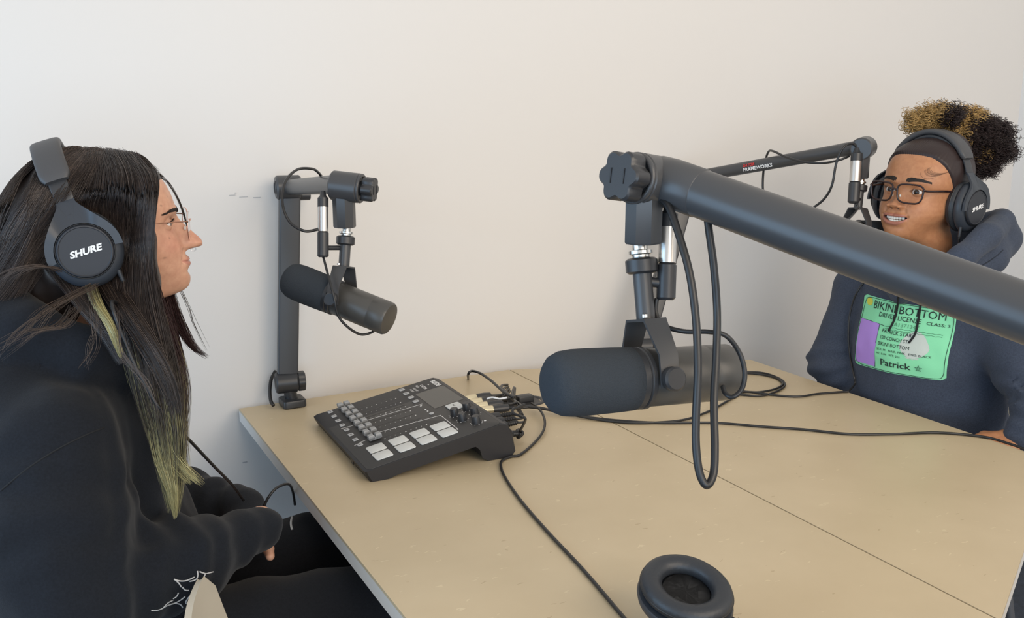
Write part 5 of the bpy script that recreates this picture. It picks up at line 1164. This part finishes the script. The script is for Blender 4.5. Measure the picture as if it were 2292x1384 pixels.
# baby hair at the temple
bp=[]
for i in range(9):
    s0=RNG.normal()*.0035;pts=[]
    for k in range(9):
        u=k/8;a=math.radians(175+150*u);y=.057+.014*math.cos(a)+s0;z=.050+.012*math.sin(a)+s0+.010*(u-.5)*(RNG.random()*.1)
        h=ray(HR['bvh'],(.2,y,z),(-1,0,0));
        if h is None:break
        pts.append(RHF(h+V((.0012,.0006,0))))
    if len(pts)==9:bp.append(pts)
allv=[sv,v,cv,tv_];allf=[sf];n0=len(sv);allf.append(f+n0);n0+=len(v);allf.append(cf+n0);n0+=len(cv);allf.append(tf_+n0);n0+=len(tv_)
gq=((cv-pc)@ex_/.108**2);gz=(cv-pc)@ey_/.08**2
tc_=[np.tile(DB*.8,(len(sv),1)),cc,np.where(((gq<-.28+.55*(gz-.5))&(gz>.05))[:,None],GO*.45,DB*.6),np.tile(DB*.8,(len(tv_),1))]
if bp:
    v2,f2,_,_=strand_mesh(np.array(bp),.00022);allv.append(v2);allf.append(f2+n0);tc_.append(np.tile(DB,(len(v2),1)))
fast_mesh('hair',np.concatenate(allv),np.concatenate(allf),vcol_mat('curly_hair',.45,spec=.35),pr,np.concatenate(tc_))
# lashes
for par,H in((pl,HL),(pr,HR)):
    ps=[]
    for sg in(1,-1):
        for i in range(34):
            t=-.95+1.9*i/33;y=sg*(.0315+t*.0130);z=.0046*max(0,1-t*t)**.6+.0006*t+.0004;h=ray(H['bvh'],(.2,y,z),(-1,0,0))
            if h is None:continue
            ps.append([H['FR'](h+V((.0045*u,sg*t*.003*u,.0035*u*u+.0*u))) for u in(0,.5,1)])
    v,f,_,_=strand_mesh(np.array(ps),.00028);fast_mesh('eyelashes',v,f,M_rubber,par)
# ------------------------------------------------------------------ chairs and the spare headphones
M_shell=mat('cream_moulded_plastic',(.62,.56,.45),.5);M_cleg=mat('steel_chair_leg',(.45,.45,.46),.35,.9)
def chair(loc,az,label,group=None,src=None):
    t=thing('chair',(0,0,0),label,'chair',group);ORG[t.name]=V((0,0,0))
    if src is None:
        s=MB();R=[];prof=[(.20,.435),(.19,.455),(.10,.448),(-.05,.440),(-.15,.445),(-.185,.475),(-.205,.56),(-.222,.66),(-.235,.735),(-.240,.775)]
        wd=[.17,.205,.215,.215,.205,.195,.190,.195,.185,.140];cu=[.0,.006,.012,.014,.02,.03,.035,.035,.03,.02]
        def side_(o):
            g=[]
            for (x,z),w_,c_ in zip(prof,wd,cu):
                row=[]
                for k in range(17):
                    y=-1+2*k/16;back=ss(.46,.6,z);row.append((x+c_*y*y*back+o[0],w_*y,z+c_*y*y*(1-back)+o[1]))
                g.append(row)
            return np.array(g)
        P0=side_((0,0));n=len(prof);tck=.009
        T_=np.gradient(P0,axis=0);nn=np.cross(T_,V((0,1,0)));nn/=np.linalg.norm(nn,axis=2,keepdims=True);P1=P0+nn*tck
        v=np.concatenate([P0.reshape(-1,3),P1.reshape(-1,3)]);m=17;N_=n*m;f=[]
        for i in range(n-1):
            for j in range(m-1):
                a=i*m+j;f.append((a,a+1,a+m+1,a+m));f.append((N_+a,N_+a+m,N_+a+m+1,N_+a+1))
        bd=[i*m for i in range(n)]+[(n-1)*m+j for j in range(1,m)]+[i*m+m-1 for i in range(n-2,-1,-1)]+[j for j in range(m-2,0,-1)]
        for i in range(len(bd)):a,b=bd[i],bd[(i+1)%len(bd)];f.append((a,N_+a,N_+b,b))
        s.add(v,f);o=s.build('seat_shell',M_shell,t,50);o.modifiers.new('sub','SUBSURF').levels=2;o.modifiers[0].render_levels=2
        for sx in(-1,1):
            for sy in(-1,1):
                s=MB();s.cyl((sx*.20,sy*.20,.012),(sx*.13,sy*.15,.436),.011,n=14);lg=s.build('leg',M_cleg,t)
                s=MB();s.cyl((sx*.2015,sy*.2015,0),(sx*.2,sy*.2,.016),.014,n=14);c=s.build('leg_cap',M_plastic,t);c.parent=lg
        s=MB()
        for sy in(-1,1):s.tube([(-.13,sy*.15,.43),(.13,sy*.15,.43)],.009,10)
        s.build('seat_frame',M_cleg,t)
    else:
        for ch in src.children:
            c=ch.copy();COL.objects.link(c);c.parent=t
            for g in ch.children:d=g.copy();COL.objects.link(d);d.parent=c
    t.location=[float(c) for c in loc];t.rotation_euler=(0,0,math.radians(az));return t
CP=P(428,1330,1.14)
chair((CP[0]+.235,CP[1]-.03,0),-8,'cream moulded plastic chair at the near left, only the top of its back in view')
_s=bpy.data.objects['chair']
_h=lh(0);chair((_h[0]+.045,_h[1],0),-5,'cream moulded plastic chair under the person in black',None,_s)
_h=rh(0);chair((_h[0]-.05,_h[1],0),187,'cream moulded plastic chair under the person in the printed hoodie',None,_s)
